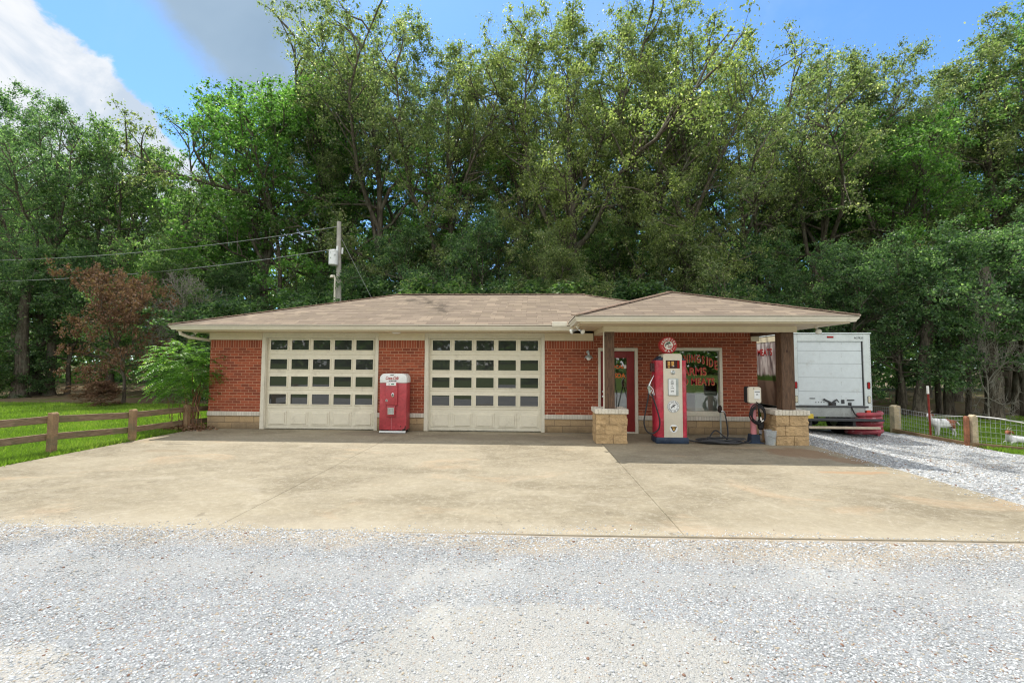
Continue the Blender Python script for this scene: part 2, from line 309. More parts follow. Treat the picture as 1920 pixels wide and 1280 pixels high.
# gravel sheet
N = custom('gravel')
tc = N.n('ShaderNodeTexCoord').outputs['Object']; s = N.n('ShaderNodeSeparateXYZ', ins={0: tc}).outputs
vo = N.n('ShaderNodeTexVoronoi', ins={'Vector': tc, 'Scale': 80, 'Randomness': 1})
vb = N.n('ShaderNodeTexVoronoi', ins={'Vector': tc, 'Scale': 130, 'Randomness': 1})
hs = N.n('ShaderNodeSeparateXYZ', ins={0: vo.outputs['Color']}).outputs
c = N.mix(hs[0], (.27, .285, .29), (.41, .425, .435))
c = N.mix(N.math('MULTIPLY', N.ss(hs[1], .93, .96), .8), c, (.32, .19, .12))
c = N.mix(N.math('MULTIPLY', N.ss(hs[2], .90, .94), .6), c, (.42, .36, .27))
c = N.mix(N.math('MULTIPLY', N.ss(vo.outputs[0], .35, .75), .45), c, (.20, .20, .195))
dust = N.ss(N.noise(tc, .55, 6, .62, .6), .50, .64)
yedge = N.math('ADD', s[1], N.math('MULTIPLY', N.math('SUBTRACT', N.noise(tc, 1.1, 5, .65), .5), 1.3))
tanm = N.math('MULTIPLY', N.math('MULTIPLY', N.ss(yedge, 4.0, 4.45), N.ss(yedge, 5.8, 5.0)), 1.0)
tk = lambda y_: N.ss(N.math('ABSOLUTE', N.math('SUBTRACT', N.math('ADD', s[1], N.math('MULTIPLY', N.noise(tc, .6, 3), .25)), y_+.12)), .3, .06)
c = N.mix(N.math('MULTIPLY', N.math('ADD', tk(2.25), tk(3.75)), .35), c, (.39, .385, .36))
c = N.mix(N.math('MULTIPLY', dust, .6), c, (.385, .38, .35))
c = N.mix(N.math('MULTIPLY', tanm, .75), c, N.mix(N.noise(tc, 25, 3), (.33, .265, .18), (.45, .38, .28)))
c = blob(.1, 2.75, 1.35, .7, .62, (.42, .405, .36), c, 2.5, 21)
c = blob(-3.4, 2.4, 1.0, .35, .6, (.48, .45, .39), c, 2.5, 22)
# brown bare patch in the side yard
c = blob(9.3, 7.6, .9, .28, .8, (.16, .12, .085), c, 2, 12)
c = blob(8.7, 9.4, 1.1, .35, .35, (.42, .31, .2), c, 2, 14)
b = N.n('ShaderNodeBsdfPrincipled', ins={'Base Color': c, 'Roughness': .95, 'Specular IOR Level': .2})
h = N.math('SUBTRACT', 1.0, vo.outputs[0]); h2 = N.math('SUBTRACT', 1.0, vb.outputs[0])
h = N.math('ADD', N.math('MULTIPLY', h, N.ss(dust, 0, 1, 1, .35)), N.math('MULTIPLY', h2, .4))
bp = N.n('ShaderNodeBump', ins={'Strength': .9, 'Distance': .014, 'Height': h}); N.link(bp.outputs[0], b.inputs['Normal']); fin(N, b)
# loose stones
N = custom('stone')
at = N.n('ShaderNodeAttribute', attribute_name='tone').outputs['Fac']
c = N.mix(N.ss(at, 0, .85), (.27, .28, .28), (.56, .575, .575)); c = N.mix(N.ss(at, .90, .93), c, (.40, .34, .25)); c = N.mix(N.ss(at, .975, .98), c, (.22, .13, .09))
fin(N, N.n('ShaderNodeBsdfPrincipled', ins={'Base Color': c, 'Roughness': .9, 'Specular IOR Level': .25}))
# ground sheet: lawn / pasture / leaf litter
N = custom('ground')
tc = N.n('ShaderNodeTexCoord').outputs['Object']; s = N.n('ShaderNodeSeparateXYZ', ins={0: tc}).outputs
wob = N.math('MULTIPLY', N.math('SUBTRACT', N.noise(tc, .35, 5, .6), .5), 5)
yy = N.math('ADD', s[1], wob)
lawn = N.math('MULTIPLY', N.ss(yy, 19.5, 17.5), 1)
g = N.mix(N.noise(tc, 9, 5, .7), (.045, .080, .018), (.11, .16, .035))
g = N.mix(N.math('MULTIPLY', N.ss(N.noise(tc, .8, 5), .5, .7), .35), g, (.18, .19, .06))
lit = N.mix(N.noise(tc, 6, 7, .75), (.075, .055, .032), (.26, .20, .125)); lit = N.mix(N.ss(N.noise(tc, .5, 4), .55, .68), lit, (.12, .16, .04))
c = N.mix(lawn, lit, g)
b = N.n('ShaderNodeBsdfPrincipled', ins={'Base Color': c, 'Roughness': 1, 'Specular IOR Level': .1})
bp = N.n('ShaderNodeBump', ins={'Strength': .8, 'Distance': .05, 'Height': N.noise(tc, 18, 6, .75)}); N.link(bp.outputs[0], b.inputs['Normal']); fin(N, b)

# ------------------------------------------------------------------ mesh helpers
def woff(p):
    o = Vector((0, 0, 0))
    while p is not None: o += p.location; p = p.parent
    return o
def auto_uv(me):
    n = len(me.polygons)
    if not n: return
    uvl = me.uv_layers.new(name='UVMap')
    nl = len(me.loops)
    co = np.empty(len(me.vertices)*3, np.float32); me.vertices.foreach_get('co', co); co = co.reshape(-1, 3)
    lv = np.empty(nl, np.int32); me.loops.foreach_get('vertex_index', lv)
    nr = np.empty(n*3, np.float32); me.polygons.foreach_get('normal', nr); nr = nr.reshape(-1, 3)
    lt = np.empty(n, np.int32); me.polygons.foreach_get('loop_total', lt)
    nr = np.repeat(nr, lt, axis=0)
    flat = np.abs(nr[:, 2]) > .98
    U = np.stack([-nr[:, 1], nr[:, 0], np.zeros(nl)], 1); L = np.linalg.norm(U, axis=1, keepdims=True); L[L < 1e-6] = 1; U = U/L
    sgn = np.where(np.where(np.abs(U[:, 0]) > np.abs(U[:, 1]), U[:, 0], U[:, 1]) < 0, -1, 1)[:, None]; U = U*sgn
    U[flat] = (1, 0, 0)
    V = np.cross(nr, U); V[V[:, 2] < 0] *= -1; V[flat] = (0, 1, 0)
    p = co[lv]
    uv = np.stack([(p*U).sum(1), (p*V).sum(1)], 1).astype(np.float32)
    uvl.data.foreach_set('uv', uv.ravel())

class MB:
    def __init__(s): s.v = []; s.f = []; s.m = []
    def add(s, vs, fs, m=0):
        o = len(s.v); s.v += [tuple(p) for p in vs]; s.f += [tuple(i+o for i in f) for f in fs]; s.m += [m]*len(fs); return s
    def box(s, x0, x1, y0, y1, z0, z1, m=0):
        if x0 > x1: x0, x1 = x1, x0
        if y0 > y1: y0, y1 = y1, y0
        if z0 > z1: z0, z1 = z1, z0
        return s.add([(x, y, z) for z in (z0, z1) for y in (y0, y1) for x in (x0, x1)], [(0, 2, 3, 1), (4, 5, 7, 6), (0, 1, 5, 4), (2, 6, 7, 3), (0, 4, 6, 2), (1, 3, 7, 5)], m)
    def bar(s, a, b, wd, ht, m=0):
        """box from a to b, width wd horizontal, height ht vertical"""
        a = Vector(a); b = Vector(b); d = (b-a).normalized()
        up = Vector((0, 0, 1)) if abs(d.z) < .95 else Vector((0, 1, 0))
        sx = d.cross(up).normalized()*wd/2; uz = sx.cross(d).normalized()*ht/2
        vs = [p+i*sx+j*uz for p in (a, b) for (i, j) in ((-1, -1), (1, -1), (1, 1), (-1, 1))]
        return s.add(vs, [(0, 1, 2, 3), (7, 6, 5, 4), (0, 4, 5, 1), (1, 5, 6, 2), (2, 6, 7, 3), (3, 7, 4, 0)], m)
    def tube(s, pts, r, n=8, m=0, cap=True):
        pts = [Vector(p) for p in pts]; k = len(pts)
        rs = r if isinstance(r, (list, tuple)) else [r]*k
        vs = []; prev = None
        for i, p in enumerate(pts):
            d = (pts[min(i+1, k-1)]-pts[max(i-1, 0)])
            d = d.normalized() if d.length > 1e-9 else Vector((0, 0, 1))
            if prev is None:
                a = d.orthogonal().normalized()
            else:
                a = (prev-d*prev.dot(d)); a = a.normalized() if a.length > 1e-6 else d.orthogonal().normalized()
            prev = a; b = d.cross(a)
            vs += [p+(a*math.cos(t)+b*math.sin(t))*rs[i] for t in [2*math.pi*j/n for j in range(n)]]
        fs = [(i*n+j, i*n+(j+1) % n, (i+1)*n+(j+1) % n, (i+1)*n+j) for i in range(k-1) for j in range(n)]
        if cap: fs += [tuple(range(n-1, -1, -1)), tuple((k-1)*n+j for j in range(n))]
        return s.add(vs, fs, m)
    def lathe(s, prof, c=(0, 0, 0), n=24, m=0, axis='z', cap=True):
        """prof: (radius, height) pairs along the axis"""
        def T(x, y, z):
            if axis == 'y': x, y, z = x, z, y
            elif axis == 'x': x, y, z = z, x, y
            return (c[0]+x, c[1]+y, c[2]+z)
        vs = [T(r*math.cos(2*math.pi*j/n), r*math.sin(2*math.pi*j/n), h) for r, h in prof for j in range(n)]
        k = len(prof)
        fs = [(i*n+j, i*n+(j+1) % n, (i+1)*n+(j+1) % n, (i+1)*n+j) for i in range(k-1) for j in range(n)]
        if cap: fs += [tuple(range(n-1, -1, -1)), tuple((k-1)*n+j for j in range(n))]
        return s.add(vs, fs, m)
    def prism(s, poly, a0, a1, axis='y', m=0):
        """extrude a 2-D polygon along an axis; axis y: poly=(x,z); x: (y,z); z: (x,y)"""
        def T(p, a):
            if axis == 'y': return (p[0], a, p[1])
            if axis == 'x': return (a, p[0], p[1])
            return (p[0], p[1], a)
        n = len(poly); vs = [T(p, a0) for p in poly]+[T(p, a1) for p in poly]
        return s.add(vs, [tuple(range(n)), tuple(range(2*n-1, n-1, -1))]+[(i, i+n, (i+1) % n+n, (i+1) % n) for i in range(n)], m)
    def sweep(s, path, prof, m=0, closed=False):
        """mitred sweep of prof (outward, z) along a 2-D path; outward = right-hand side of travel"""
        k = len(path); vs = []
        for i, p in enumerate(path):
            p = Vector(p); 
            d0 = (p-Vector(path[i-1])).normalized() if (i > 0 or closed) else None
            d1 = (Vector(path[(i+1) % k])-p).normalized() if (i < k-1 or closed) else None
            if d0 is None: d0 = d1
            if d1 is None: d1 = d0
            n0 = Vector((d0.y, -d0.x)); n1 = Vector((d1.y, -d1.x)); mt = (n0+n1).normalized(); mt = mt/max(.3, mt.dot(n0))
            vs += [(p.x+mt.x*o, p.y+mt.y*o, z) for o, z in prof]
        n = len(prof); fs = []
        for i in range(k if closed else k-1):
            j2 = (i+1) % k
            fs += [(i*n+j, i*n+(j+1) % n, j2*n+(j+1) % n, j2*n+j) for j in range(n)]
        if not closed: fs += [tuple(range(n-1, -1, -1)), tuple((k-1)*n+j for j in range(n))]
        return s.add(vs, fs, m)
    def xf(s, M): s.v = [tuple(M @ Vector(p)) for p in s.v]; return s
    def merge(s, o):
        k = len(s.v); s.v += o.v; s.f += [tuple(i+k for i in f) for f in o.f]; s.m += o.m; return s
    def build(s, name, mats, parent=None, smooth=False, bevel=0, seg=1, angle=35):
        off = woff(parent)
        me = bpy.data.meshes.new(name)
        me.from_pydata([(x-off.x, y-off.y, z-off.z) for x, y, z in s.v], [], s.f)
        for mn in ([mats] if isinstance(mats, str) else mats): me.materials.append(MATS[mn])
        me.polygons.foreach_set('material_index', s.m)
        bm = bmesh.new(); bm.from_mesh(me)
        bmesh.ops.recalc_face_normals(bm, faces=bm.faces)
        if bevel:
            ed = [e for e in bm.edges if len(e.link_faces) == 2 and e.calc_face_angle(0) > .5]
            bmesh.ops.bevel(bm, geom=ed, offset=bevel, segments=seg, affect='EDGES', profile=.5, clamp_overlap=True)
        bm.to_mesh(me); bm.free(); me.update()
        auto_uv(me)
        if smooth:
            me.polygons.foreach_set('use_smooth', [True]*len(me.polygons)); me.set_sharp_from_angle(angle=rad(angle))
        o = bpy.data.objects.new(name, me); COL.objects.link(o)
        if parent is not None: o.parent = parent
        return o

def np_obj(name, v, f, mat, parent=None, tone=None, smooth=False):
    """fast object from numpy vertices and equal-size faces"""
    me = bpy.data.meshes.new(name); nf, k = f.shape
    me.vertices.add(len(v)); me.vertices.foreach_set('co', v.astype(np.float32).ravel())
    me.loops.add(nf*k); me.loops.foreach_set('vertex_index', f.astype(np.int32).ravel())
    me.polygons.add(nf); me.polygons.foreach_set('loop_start', np.arange(0, nf*k, k, dtype=np.int32)); 
    if smooth: me.polygons.foreach_set('use_smooth', np.ones(nf, bool))
    me.update(calc_edges=True); me.validate()
    if tone is not None:
        a = me.attributes.new('tone', 'FLOAT', 'POINT'); a.data.foreach_set('value', tone.astype(np.float32))
    me.materials.append(MATS[mat])
    o = bpy.data.objects.new(name, me); COL.objects.link(o)
    if parent is not None: o.parent = parent
    return o
def tag(o, label=None, cat=None, group=None, kind=None):
    if label: o['label'] = label
    if cat: o['category'] = cat
    if group: o['group'] = group
    if kind: o['kind'] = kind
    return o
def thing(name, label, cat, loc=(0, 0, 0), group=None):
    o = bpy.data.objects.new(name, None); COL.objects.link(o); o.location = loc; o.empty_display_size = .2
    return tag(o, label, cat, group)

def text_mb(body, size, depth=.002, bold=0.0, xscale=1.0, shear=0.0, align='CENTER', spacing=1.0):
    """flat lettering as geometry in the XZ plane, facing -Y, centred on the origin"""
    c = bpy.data.curves.new('t', 'FONT'); c.body = body; c.size = size; c.extrude = depth/2; c.offset = bold; c.shear = shear
    c.align_x = align; c.align_y = 'CENTER'; c.resolution_u = 4; c.space_character = spacing
    o = bpy.data.objects.new('t', c); COL.objects.link(o)
    dg = bpy.context.evaluated_depsgraph_get(); me = o.evaluated_get(dg).to_mesh()
    mb = MB(); mb.add([(p.co.x*xscale, -p.co.z, p.co.y) for p in me.vertices], [tuple(f.vertices) for f in me.polygons])
    o.evaluated_get(dg).to_mesh_clear(); COL.objects.unlink(o); bpy.data.objects.remove(o); bpy.data.curves.remove(c)
    return mb
def put(mb, loc, rotz=0, roty=0): return mb.xf(Matrix.Translation(loc) @ Matrix.Rotation(rotz, 4, 'Z') @ Matrix.Rotation(roty, 4, 'Y'))
def arc_text(body, cx, cy, cz, r, size, a0, a1, bold=0, inward=False):
    """letters around a circle facing -Y; angles in degrees clockwise from the top"""
    out = MB(); n = len(body)
    for i, ch in enumerate(body):
        if ch == ' ': continue
        a = rad(a0+(a1-a0)*i/max(1, n-1))
        t = text_mb(ch, size, bold=bold)
        rot = -a if inward else a
        M = Matrix.Translation((cx+r*math.sin(a), cy, cz+r*math.cos(a))) @ Matrix.Rotation(a+(math.pi if inward else 0), 4, 'Y')
        t.xf(M); out.merge(t)
    return out

# ------------------------------------------------------------------ ground, gravel, slab
def sst(x, a, b): t = np.clip((x-a)/(b-a), 0, 1); return t*t*(3-2*t)
def gz(x, y): return -.03-.24*sst(x, 6.4, 9.5)*sst(y, 4.5, 8.5)+(.014+.014*sst(-x, -.8, 1.5))*sst(y, 3.2, 4.3)*(1-sst(y, 4.7, 5.5))
def gzf(x, y): return float(gz(np.array([float(x)]), np.array([float(y)]))[0])

xs = np.concatenate([[-600, -300, -150, -90, -60], np.arange(-45, 46, 1.0), [60, 90, 150, 300, 600]])
ys = np.concatenate([[-600, -300, -150, -90, -60], np.arange(-40, 61, 1.0), [90, 150, 300, 600]])
X, Y = np.meshgrid(xs, ys); rng = np.random.default_rng(3)
Z = gz(X, Y)-.035 + np.where(Y > 16, (rng.random(X.shape)-.4)*.10, 0)
nx = len(xs); ny = len(ys); idx = np.arange(nx*ny).reshape(ny, nx)
F = np.stack([idx[:-1, :-1], idx[:-1, 1:], idx[1:, 1:], idx[1:, :-1]], -1).reshape(-1, 4)
gr = np_obj('ground', np.stack([X.ravel(), Y.ravel(), Z.ravel()], 1), F, 'ground', smooth=True); tag(gr, kind='structure')

def fence_x(y): return 11.2
cs = .2
xs = np.arange(-40, 40.01, cs); ys = np.arange(-6, 17.01, cs)
X, Y = np.meshgrid(xs, ys); Z = gz(X, Y)+(rng.random(X.shape)-.5)*.003
nx = len(xs); ny = len(ys); idx = np.arange(nx*ny).reshape(ny, nx)
cx = (X[:-1, :-1]+cs/2); cy = (Y[:-1, :-1]+cs/2)
keep = ((cy < 4.9+.0*cx) & (cy > -5+.5*np.sin(cx))) | ((cx > 6.0) & (cx < 11.15+.15*np.sin(cy*3)+np.maximum(0, 10.9-cy)*1.2) & (cy < 16.2+.4*np.sin(cx*2)))
F = np.stack([idx[:-1, :-1], idx[:-1, 1:], idx[1:, 1:], idx[1:, :-1]], -1)[keep]
gv = np_obj('gravel_drive', np.stack([X.ravel(), Y.ravel(), Z.ravel()], 1), F, 'gravel', smooth=True); tag(gv, kind='structure')

m = MB()
for (a, b, c, d) in ((-8.9, -3.368, -8.9, -3.365), (-3.364, 1.581, -3.361, 1.577), (1.585, 6.26, 1.581, 6.20)):
    m.add([(a, 4.46+.012*(a+8.9)*1.6, -.2), (b, 4.46+.012*(b+8.9)*1.6, -.2), (d, 11.46, -.2), (c, 11.46, -.2), (a, 4.46+.012*(a+8.9)*1.6, 0), (b, 4.46+.012*(b+8.9)*1.6, 0), (d, 11.46, 0), (c, 11.46, 0)],
          [(3, 2, 1, 0), (4, 5, 6, 7), (0, 1, 5, 4), (1, 2, 6, 5), (2, 3, 7, 6), (3, 0, 4, 7)])
o = m.build('concrete_slab', 'concrete', bevel=.006); tag(o, kind='structure')

# loose stones over the gravel (one uncountable mass)
def stones(name, n, region, size, seed, zf=None):
    r = np.random.default_rng(seed)
    bm = bmesh.new(); bmesh.ops.create_icosphere(bm, subdivisions=1, radius=1)
    bv = np.array([v.co[:] for v in bm.verts]); bf = np.array([[v.index for v in f.verts] for f in bm.faces]); bm.free()
    p = region(r, n); n = len(p)
    sz = size*np.exp(r.normal(0, .42, n)).clip(.45, 2.6)
    bvN = bv[None]*(1+r.normal(0, .17, (n, len(bv), 1)))*(sz[:, None, None]*np.stack([r.uniform(.7, 1.3, n), r.uniform(.7, 1.2, n), r.uniform(.4, .8, n)], 1)[:, None, :])
    a = r.uniform(0, 6.28, n); ca, sa = np.cos(a)[:, None], np.sin(a)[:, None]
    x = bvN[..., 0]*ca-bvN[..., 1]*sa; y = bvN[..., 0]*sa+bvN[..., 1]*ca
    v = np.stack([x+p[:, 0:1], y+p[:, 1:2], bvN[..., 2]+((gz if zf is None else zf)(p[:, 0], p[:, 1])+sz*.12)[:, None]], -1).reshape(-1, 3)
    f = (bf[None]+(np.arange(n)*len(bv))[:, None, None]).reshape(-1, 3)
    o = np_obj(name, v, f, 'stone', tone=np.repeat(r.random(n), len(bv)))
    return tag(o, kind='stuff', cat='gravel')
def reg_front(r, n):
    y = 1.6+3.0*r.random(n)**.9; x = (r.random(n)*2-1)*(y*1.3+.8)
    k = np.sin(x*1.3+y*2.1)+np.sin(x*.7-y*1.7+1)+r.normal(0, .9, n); trk = np.exp(-((y-2.25-.05*np.sin(x))/.2)**2)+np.exp(-((y-3.75-.06*np.sin(x*.8))/.18)**2)
    m = (k > -2.6) & (r.random(n) > .55*trk) & ((((x-.1)/1.25)**2+((y-2.75)/.62)**2 > 1+r.normal(0, .35, n)) | (r.random(n) < .3))
    return np.stack([x, y], 1)[m]
def reg_side(r, n):
    y = 5+8.5*r.random(n); x = 6.28+(4.9)*r.random(n); m = (x < y*1.35)
    return np.stack([x, y], 1)[m]
o = stones('loose_gravel', 150000, reg_front, .0048, 1); o['label'] = 'pale crushed limestone gravel covering the foreground drive'
o = stones('loose_gravel', 42000, reg_side, .0105, 2); o['label'] = 'pale crushed limestone gravel of the side yard beside the truck'
def reg_edge(r, n):
    x = r.uniform(-6.5, 7, n); y = 4.42+.019*(x+8.9)-np.abs(r.normal(0, .13, n)); return np.stack([x, y], 1)
o = stones('loose_gravel', 4200, reg_edge, .0068, 7); o['label'] = 'scattered darker pebbles along the front edge of the concrete'

def reg_spill(r, n):
    x = r.uniform(-8, 7, n); y = 4.47+.019*(x+8.9)+np.abs(r.normal(0, .16, n))*(.5+.5*np.sin(x*2.1)*np.sin(x*.9+1)).clip(.1, 1); return np.stack([x, y], 1)
o = stones('loose_gravel', 2600, reg_spill, .0052, 17, lambda x, y: x*0); o['label'] = 'pebbles spilled onto the front edge of the concrete slab'
def reg_spill2(r, n):
    y = r.uniform(5, 11, n); x = 6.2-np.abs(r.normal(0, .14, n)); return np.stack([x, y], 1)
o = stones('loose_gravel', 420, reg_spill2, .007, 18, lambda x, y: x*0); o['label'] = 'pebbles spilled onto the right edge of the concrete slab'
# grass blades
def blades(name, n, region, h, seed, label):
    r = np.random.default_rng(seed); p = region(r, n); n = len(p)
    hh = h*r.uniform(.5, 1.5, n); wd = r.uniform(.006, .014, n)*(1+p[:, 1]*.05); a = r.uniform(0, 6.28, n); ln = r.normal(0, .5, (n, 2))*hh[:, None]
    z = gz(p[:, 0], p[:, 1])-.04
    b0 = np.stack([p[:, 0]-np.cos(a)*wd, p[:, 1]-np.sin(a)*wd, z], 1); b1 = np.stack([p[:, 0]+np.cos(a)*wd, p[:, 1]+np.sin(a)*wd, z], 1)
    t = np.stack([p[:, 0]+ln[:, 0], p[:, 1]+ln[:, 1], z+.03+hh], 1)
    v = np.stack([b0, b1, t], 1).reshape(-1, 3); f = np.arange(n*3).reshape(-1, 3)
    clump = np.sin(p[:, 0]*1.9)*np.sin(p[:, 1]*2.3)*.30
    o = np_obj(name, v, f, 'grass_blade', tone=np.repeat((r.random(n)*.8+.1+clump).clip(0, 1), 3)); return tag(o, label, 'grass', kind='stuff')
def reg_lawn(r, n):
    y = 5.5+12.5*r.random(n)**1.3; x = -8.93-(r.random(n)**1.1)*(y*1.25-8.0).clip(.6, 20)
    return np.stack([x, y], 1)[(y < 11.3) | (x < -8.95)]
blades('lawn_grass', 150000, reg_lawn, .085, 4, 'sunlit bright green lawn behind the wooden rail fence')
def reg_past(r, n):
    y = 9+10*r.random(n)**1.1; x = 11.3+(r.random(n))*(y*1.3-11).clip(.6, 20)
    return np.stack([x, y], 1)
blades('pasture_grass', 90000, reg_past, .06, 6, 'short green pasture grass behind the wire fence')
def reg_verge(r, n):
    y = 14.5+4*r.random(n); x = 6+6*r.random(n); return np.stack([x, y], 1)
blades('verge_grass', 16000, reg_verge, .09, 8, 'rough grass around and beyond the box truck')

# ------------------------------------------------------------------ the building
W = 11.45
B = thing('service_station', 'low red brick service station with two garage doors, hipped shingle roof and porch', 'building', (-1.4, W, 0))
BX0, BX1, BYB = -8.68, 5.75, 19.1
# brick walls: front pieces left of, between and right of the garage doors; z0 base .31, ledge .45
def wallpiece(x0, x1, top, sold, holes=None):
    m = MB()
    if holes is None:
        m.box(x0, x1, W, W+.22, .46, sold, 0)
    else:
        zz = holes[0][2]; 
        cur = x0
        for (a, b, z0, z1) in holes:
            m.box(cur, a, W, W+.22, .46, sold, 0); cur = b
            if z0 > .46: m.box(a, b, W, W+.22, .46, z0, 0)
            m.box(a, b, W, W+.22, z1, sold, 0)
        m.box(cur, x1, W, W+.22, .46, sold, 0)
    m.box(x0, x1, W, W+.22, sold, top, 1)
    m.build('wall', ['brick', 'brick_soldier'], B)
def basepiece(x0, x1):
    MB().box(x0, x1, W-.015, W+.2, -.05, .345).build('stone_base', 'split_block', B)
    MB().box(x0-.003, x1+.003, W-.045, W+.2, .345, .46).build('stone_ledge', 'ledge_brick', B, bevel=.008)
GL = (-7.24, -4.06); GR = (-2.82, .34)
wallpiece(BX0, GL[0], 2.37, 2.17); wallpiece(GL[1], GR[0], 2.37, 2.17)
wallpiece(GR[1], 1.62, 2.37, 2.17)
wallpiece(1.62, BX1, 2.66, 2.49, [(1.72, 2.74, -.05, 2.19), (3.42, 4.87, .46, 2.20)])
basepiece(BX0, GL[0]); basepiece(GL[1], GR[0]); basepiece(GR[1], 1.72); basepiece(2.74, BX1)
m = MB(); m.box(BX0, BX0+.2, W+.22, BYB, -.05, 2.57); m.box(BX1-.2, BX1, W+.22, BYB, -.05, 2.60); m.box(BX0, BX1, BYB, BYB+.2, -.05, 2.57); m.build('wall', 'brick', B)
# partition walls and floor inside so the rooms are closed
m = MB(); m.box(1.3, 1.42, W+.22, BYB, 0, 2.57); m.box(1.42, BX1-.2, 15.2, 15.3, 0, 2.6); m.box(BX0+.2, BX1-.2, W+.2, BYB, -.06, .015); m.box(1.42, BX1-.2, W+.22, 15.2, 2.56, 2.6)
m.build('inner_wall', 'interior', B)
# frieze boards
for (a, b) in ((BX0-.02, GL[0]), (GL[1], GR[0]), (GR[1], 1.60)):
    MB().box(a, b, W-.035, W+.1, 2.372, 2.566).build('frieze_board', 'cream_trim', B, bevel=.004)
MB().box(5.60, 5.80, W-.04, W+.1, 2.372, 2.497).build('frieze_board', 'cream_trim', B, bevel=.004)

# garage doors
def garage_door(x0, x1, lab):
    jx0, jx1 = x0+.10, x1-.08
    fr = MB(); fr.box(x0, jx0, W-.02, W+.12, 0, 2.566); fr.box(jx1, x1, W-.02, W+.12, 0, 2.566); fr.box(jx0, jx1, W-.015, W+.12, 2.44, 2.566)
    fr.box(jx0, jx0+.02, W+.0, W+.1, 0, 2.44); fr.box(jx1-.02, jx1, W+.0, W+.1, 0, 2.44); fr.box(jx0+.02, jx1-.02, W+.0, W+.1, 2.425, 2.44)
    fr.build('garage_door_frame', 'frame_white', B, bevel=.004)
    d = MB(); Yd = W+.085
    zs = [.012, .55, 1.03, 1.50, 1.985, 2.43]
    for a, b in zip(zs[:-1], zs[1:]): d.box(jx0+.004, jx1-.004, Yd, Yd+.045, a+.004, b-.004)
    d.box(jx0+.01, jx1-.01, Yd+.012, Yd+.04, .02, 2.42)
    pitch = (jx1-jx0-.06)/5
    # raised panels in the bottom section
    for i in range(5):
        c = jx0+.03+pitch*(i+.5)
        for (q, yy, dz) in ((.255, .012, 0), (.205, .028, .04)):
            d.box(c-q, c+q, Yd-yy, Yd, .09+dz, .47-dz)
    d.box(jx0, jx1, Yd-.004, Yd+.03, -.002, .014, 1)
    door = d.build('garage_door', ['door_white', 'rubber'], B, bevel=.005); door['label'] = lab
    for r_, (z0, z1) in enumerate(((2.11, 2.375), (1.59, 1.86), (1.13, 1.395), (.66, .925))):
        for i in range(5):
            c = jx0+.03+pitch*(i+.5); f = MB(); q = .232
            for (ex, yy, o_) in ((.034, .010, 0), (.018, .020, 0)):
                f.box(c-q-ex, c-q, Yd-yy, Yd+.0, z0-ex, z1+ex); f.box(c+q, c+q+ex, Yd-yy, Yd, z0-ex, z1+ex)
                f.box(c-q, c+q, Yd-yy, Yd, z1, z1+ex); f.box(c-q, c+q, Yd-yy, Yd, z0-ex, z0)
            tl = random.uniform(-.0035, .0035); tv = random.uniform(-.002, .002)
            f.add([(c-q, Yd-.006+tl-tv, z0), (c+q, Yd-.006-tl-tv, z0), (c+q, Yd-.006-tl+tv, z1), (c-q, Yd-.006+tl+tv, z1)], [(0, 1, 2, 3)], 1)
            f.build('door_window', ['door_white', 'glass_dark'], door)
garage_door(*GL, 'white sectional garage door left of the soda machine')
garage_door(*GR, 'white sectional garage door right of the soda machine')

# shop door
f = MB(); f.box(1.72, 1.785, W-.03, W+.12, 0, 2.19); f.box(2.665, 2.735, W-.03, W+.12, 0, 2.19); f.box(1.785, 2.665, W-.03, W+.12, 2.11, 2.19); f.box(1.785, 2.665, W-.02, W+.16, -.0, .035)
f.build('door_frame', 'frame_white', B, bevel=.004)
d = MB(); d.box(1.79, 1.985, W+.03, W+.075, .04, 2.105); d.box(2.465, 2.66, W+.03, W+.075, .04, 2.105); d.box(1.985, 2.465, W+.03, W+.075, 1.93, 2.105); d.box(1.985, 2.465, W+.03, W+.075, .04, .26)
dr = d.build('door', 'red_door', B, bevel=.004); dr['label'] = 'red painted shop door with a tall glass pane'
g = MB(); g.add([(1.985, W+.055, .26), (2.465, W+.055, .26), (2.465, W+.055, 1.93), (1.985, W+.055, 1.93)], [(0, 1, 2, 3)]); g.build('pane', 'glass_clear', dr)
h = MB(); h.tube([(1.84, W+.035, .93), (1.84, W-.02, .93)], .014, 10); h.lathe([(.01, 0), (.03, .008), (.034, .025), (.02, .04)], (1.84, W-.055, .93), 14, axis='y'); h.build('handle', 'chrome', dr, smooth=True); MB().lathe([(.02, 0), (.02, .02)], (1.84, W+.012, 1.06), 12, axis='y').build('deadbolt', 'chrome', dr, smooth=True)
put(text_mb('LOCAL', .125, bold=.004, xscale=.95), (2.21, W+.049, 1.70)).build('lettering', 'lettering_orange', dr); put(text_mb('USDA', .165, bold=.004, xscale=.92), (2.235, W+.049, 1.47)).build('lettering', 'lettering_orange', dr)
MB().box(2.40, 2.455, W+.045, W+.05, 1.66, 1.75).build('sticker', 'letter_white', dr)

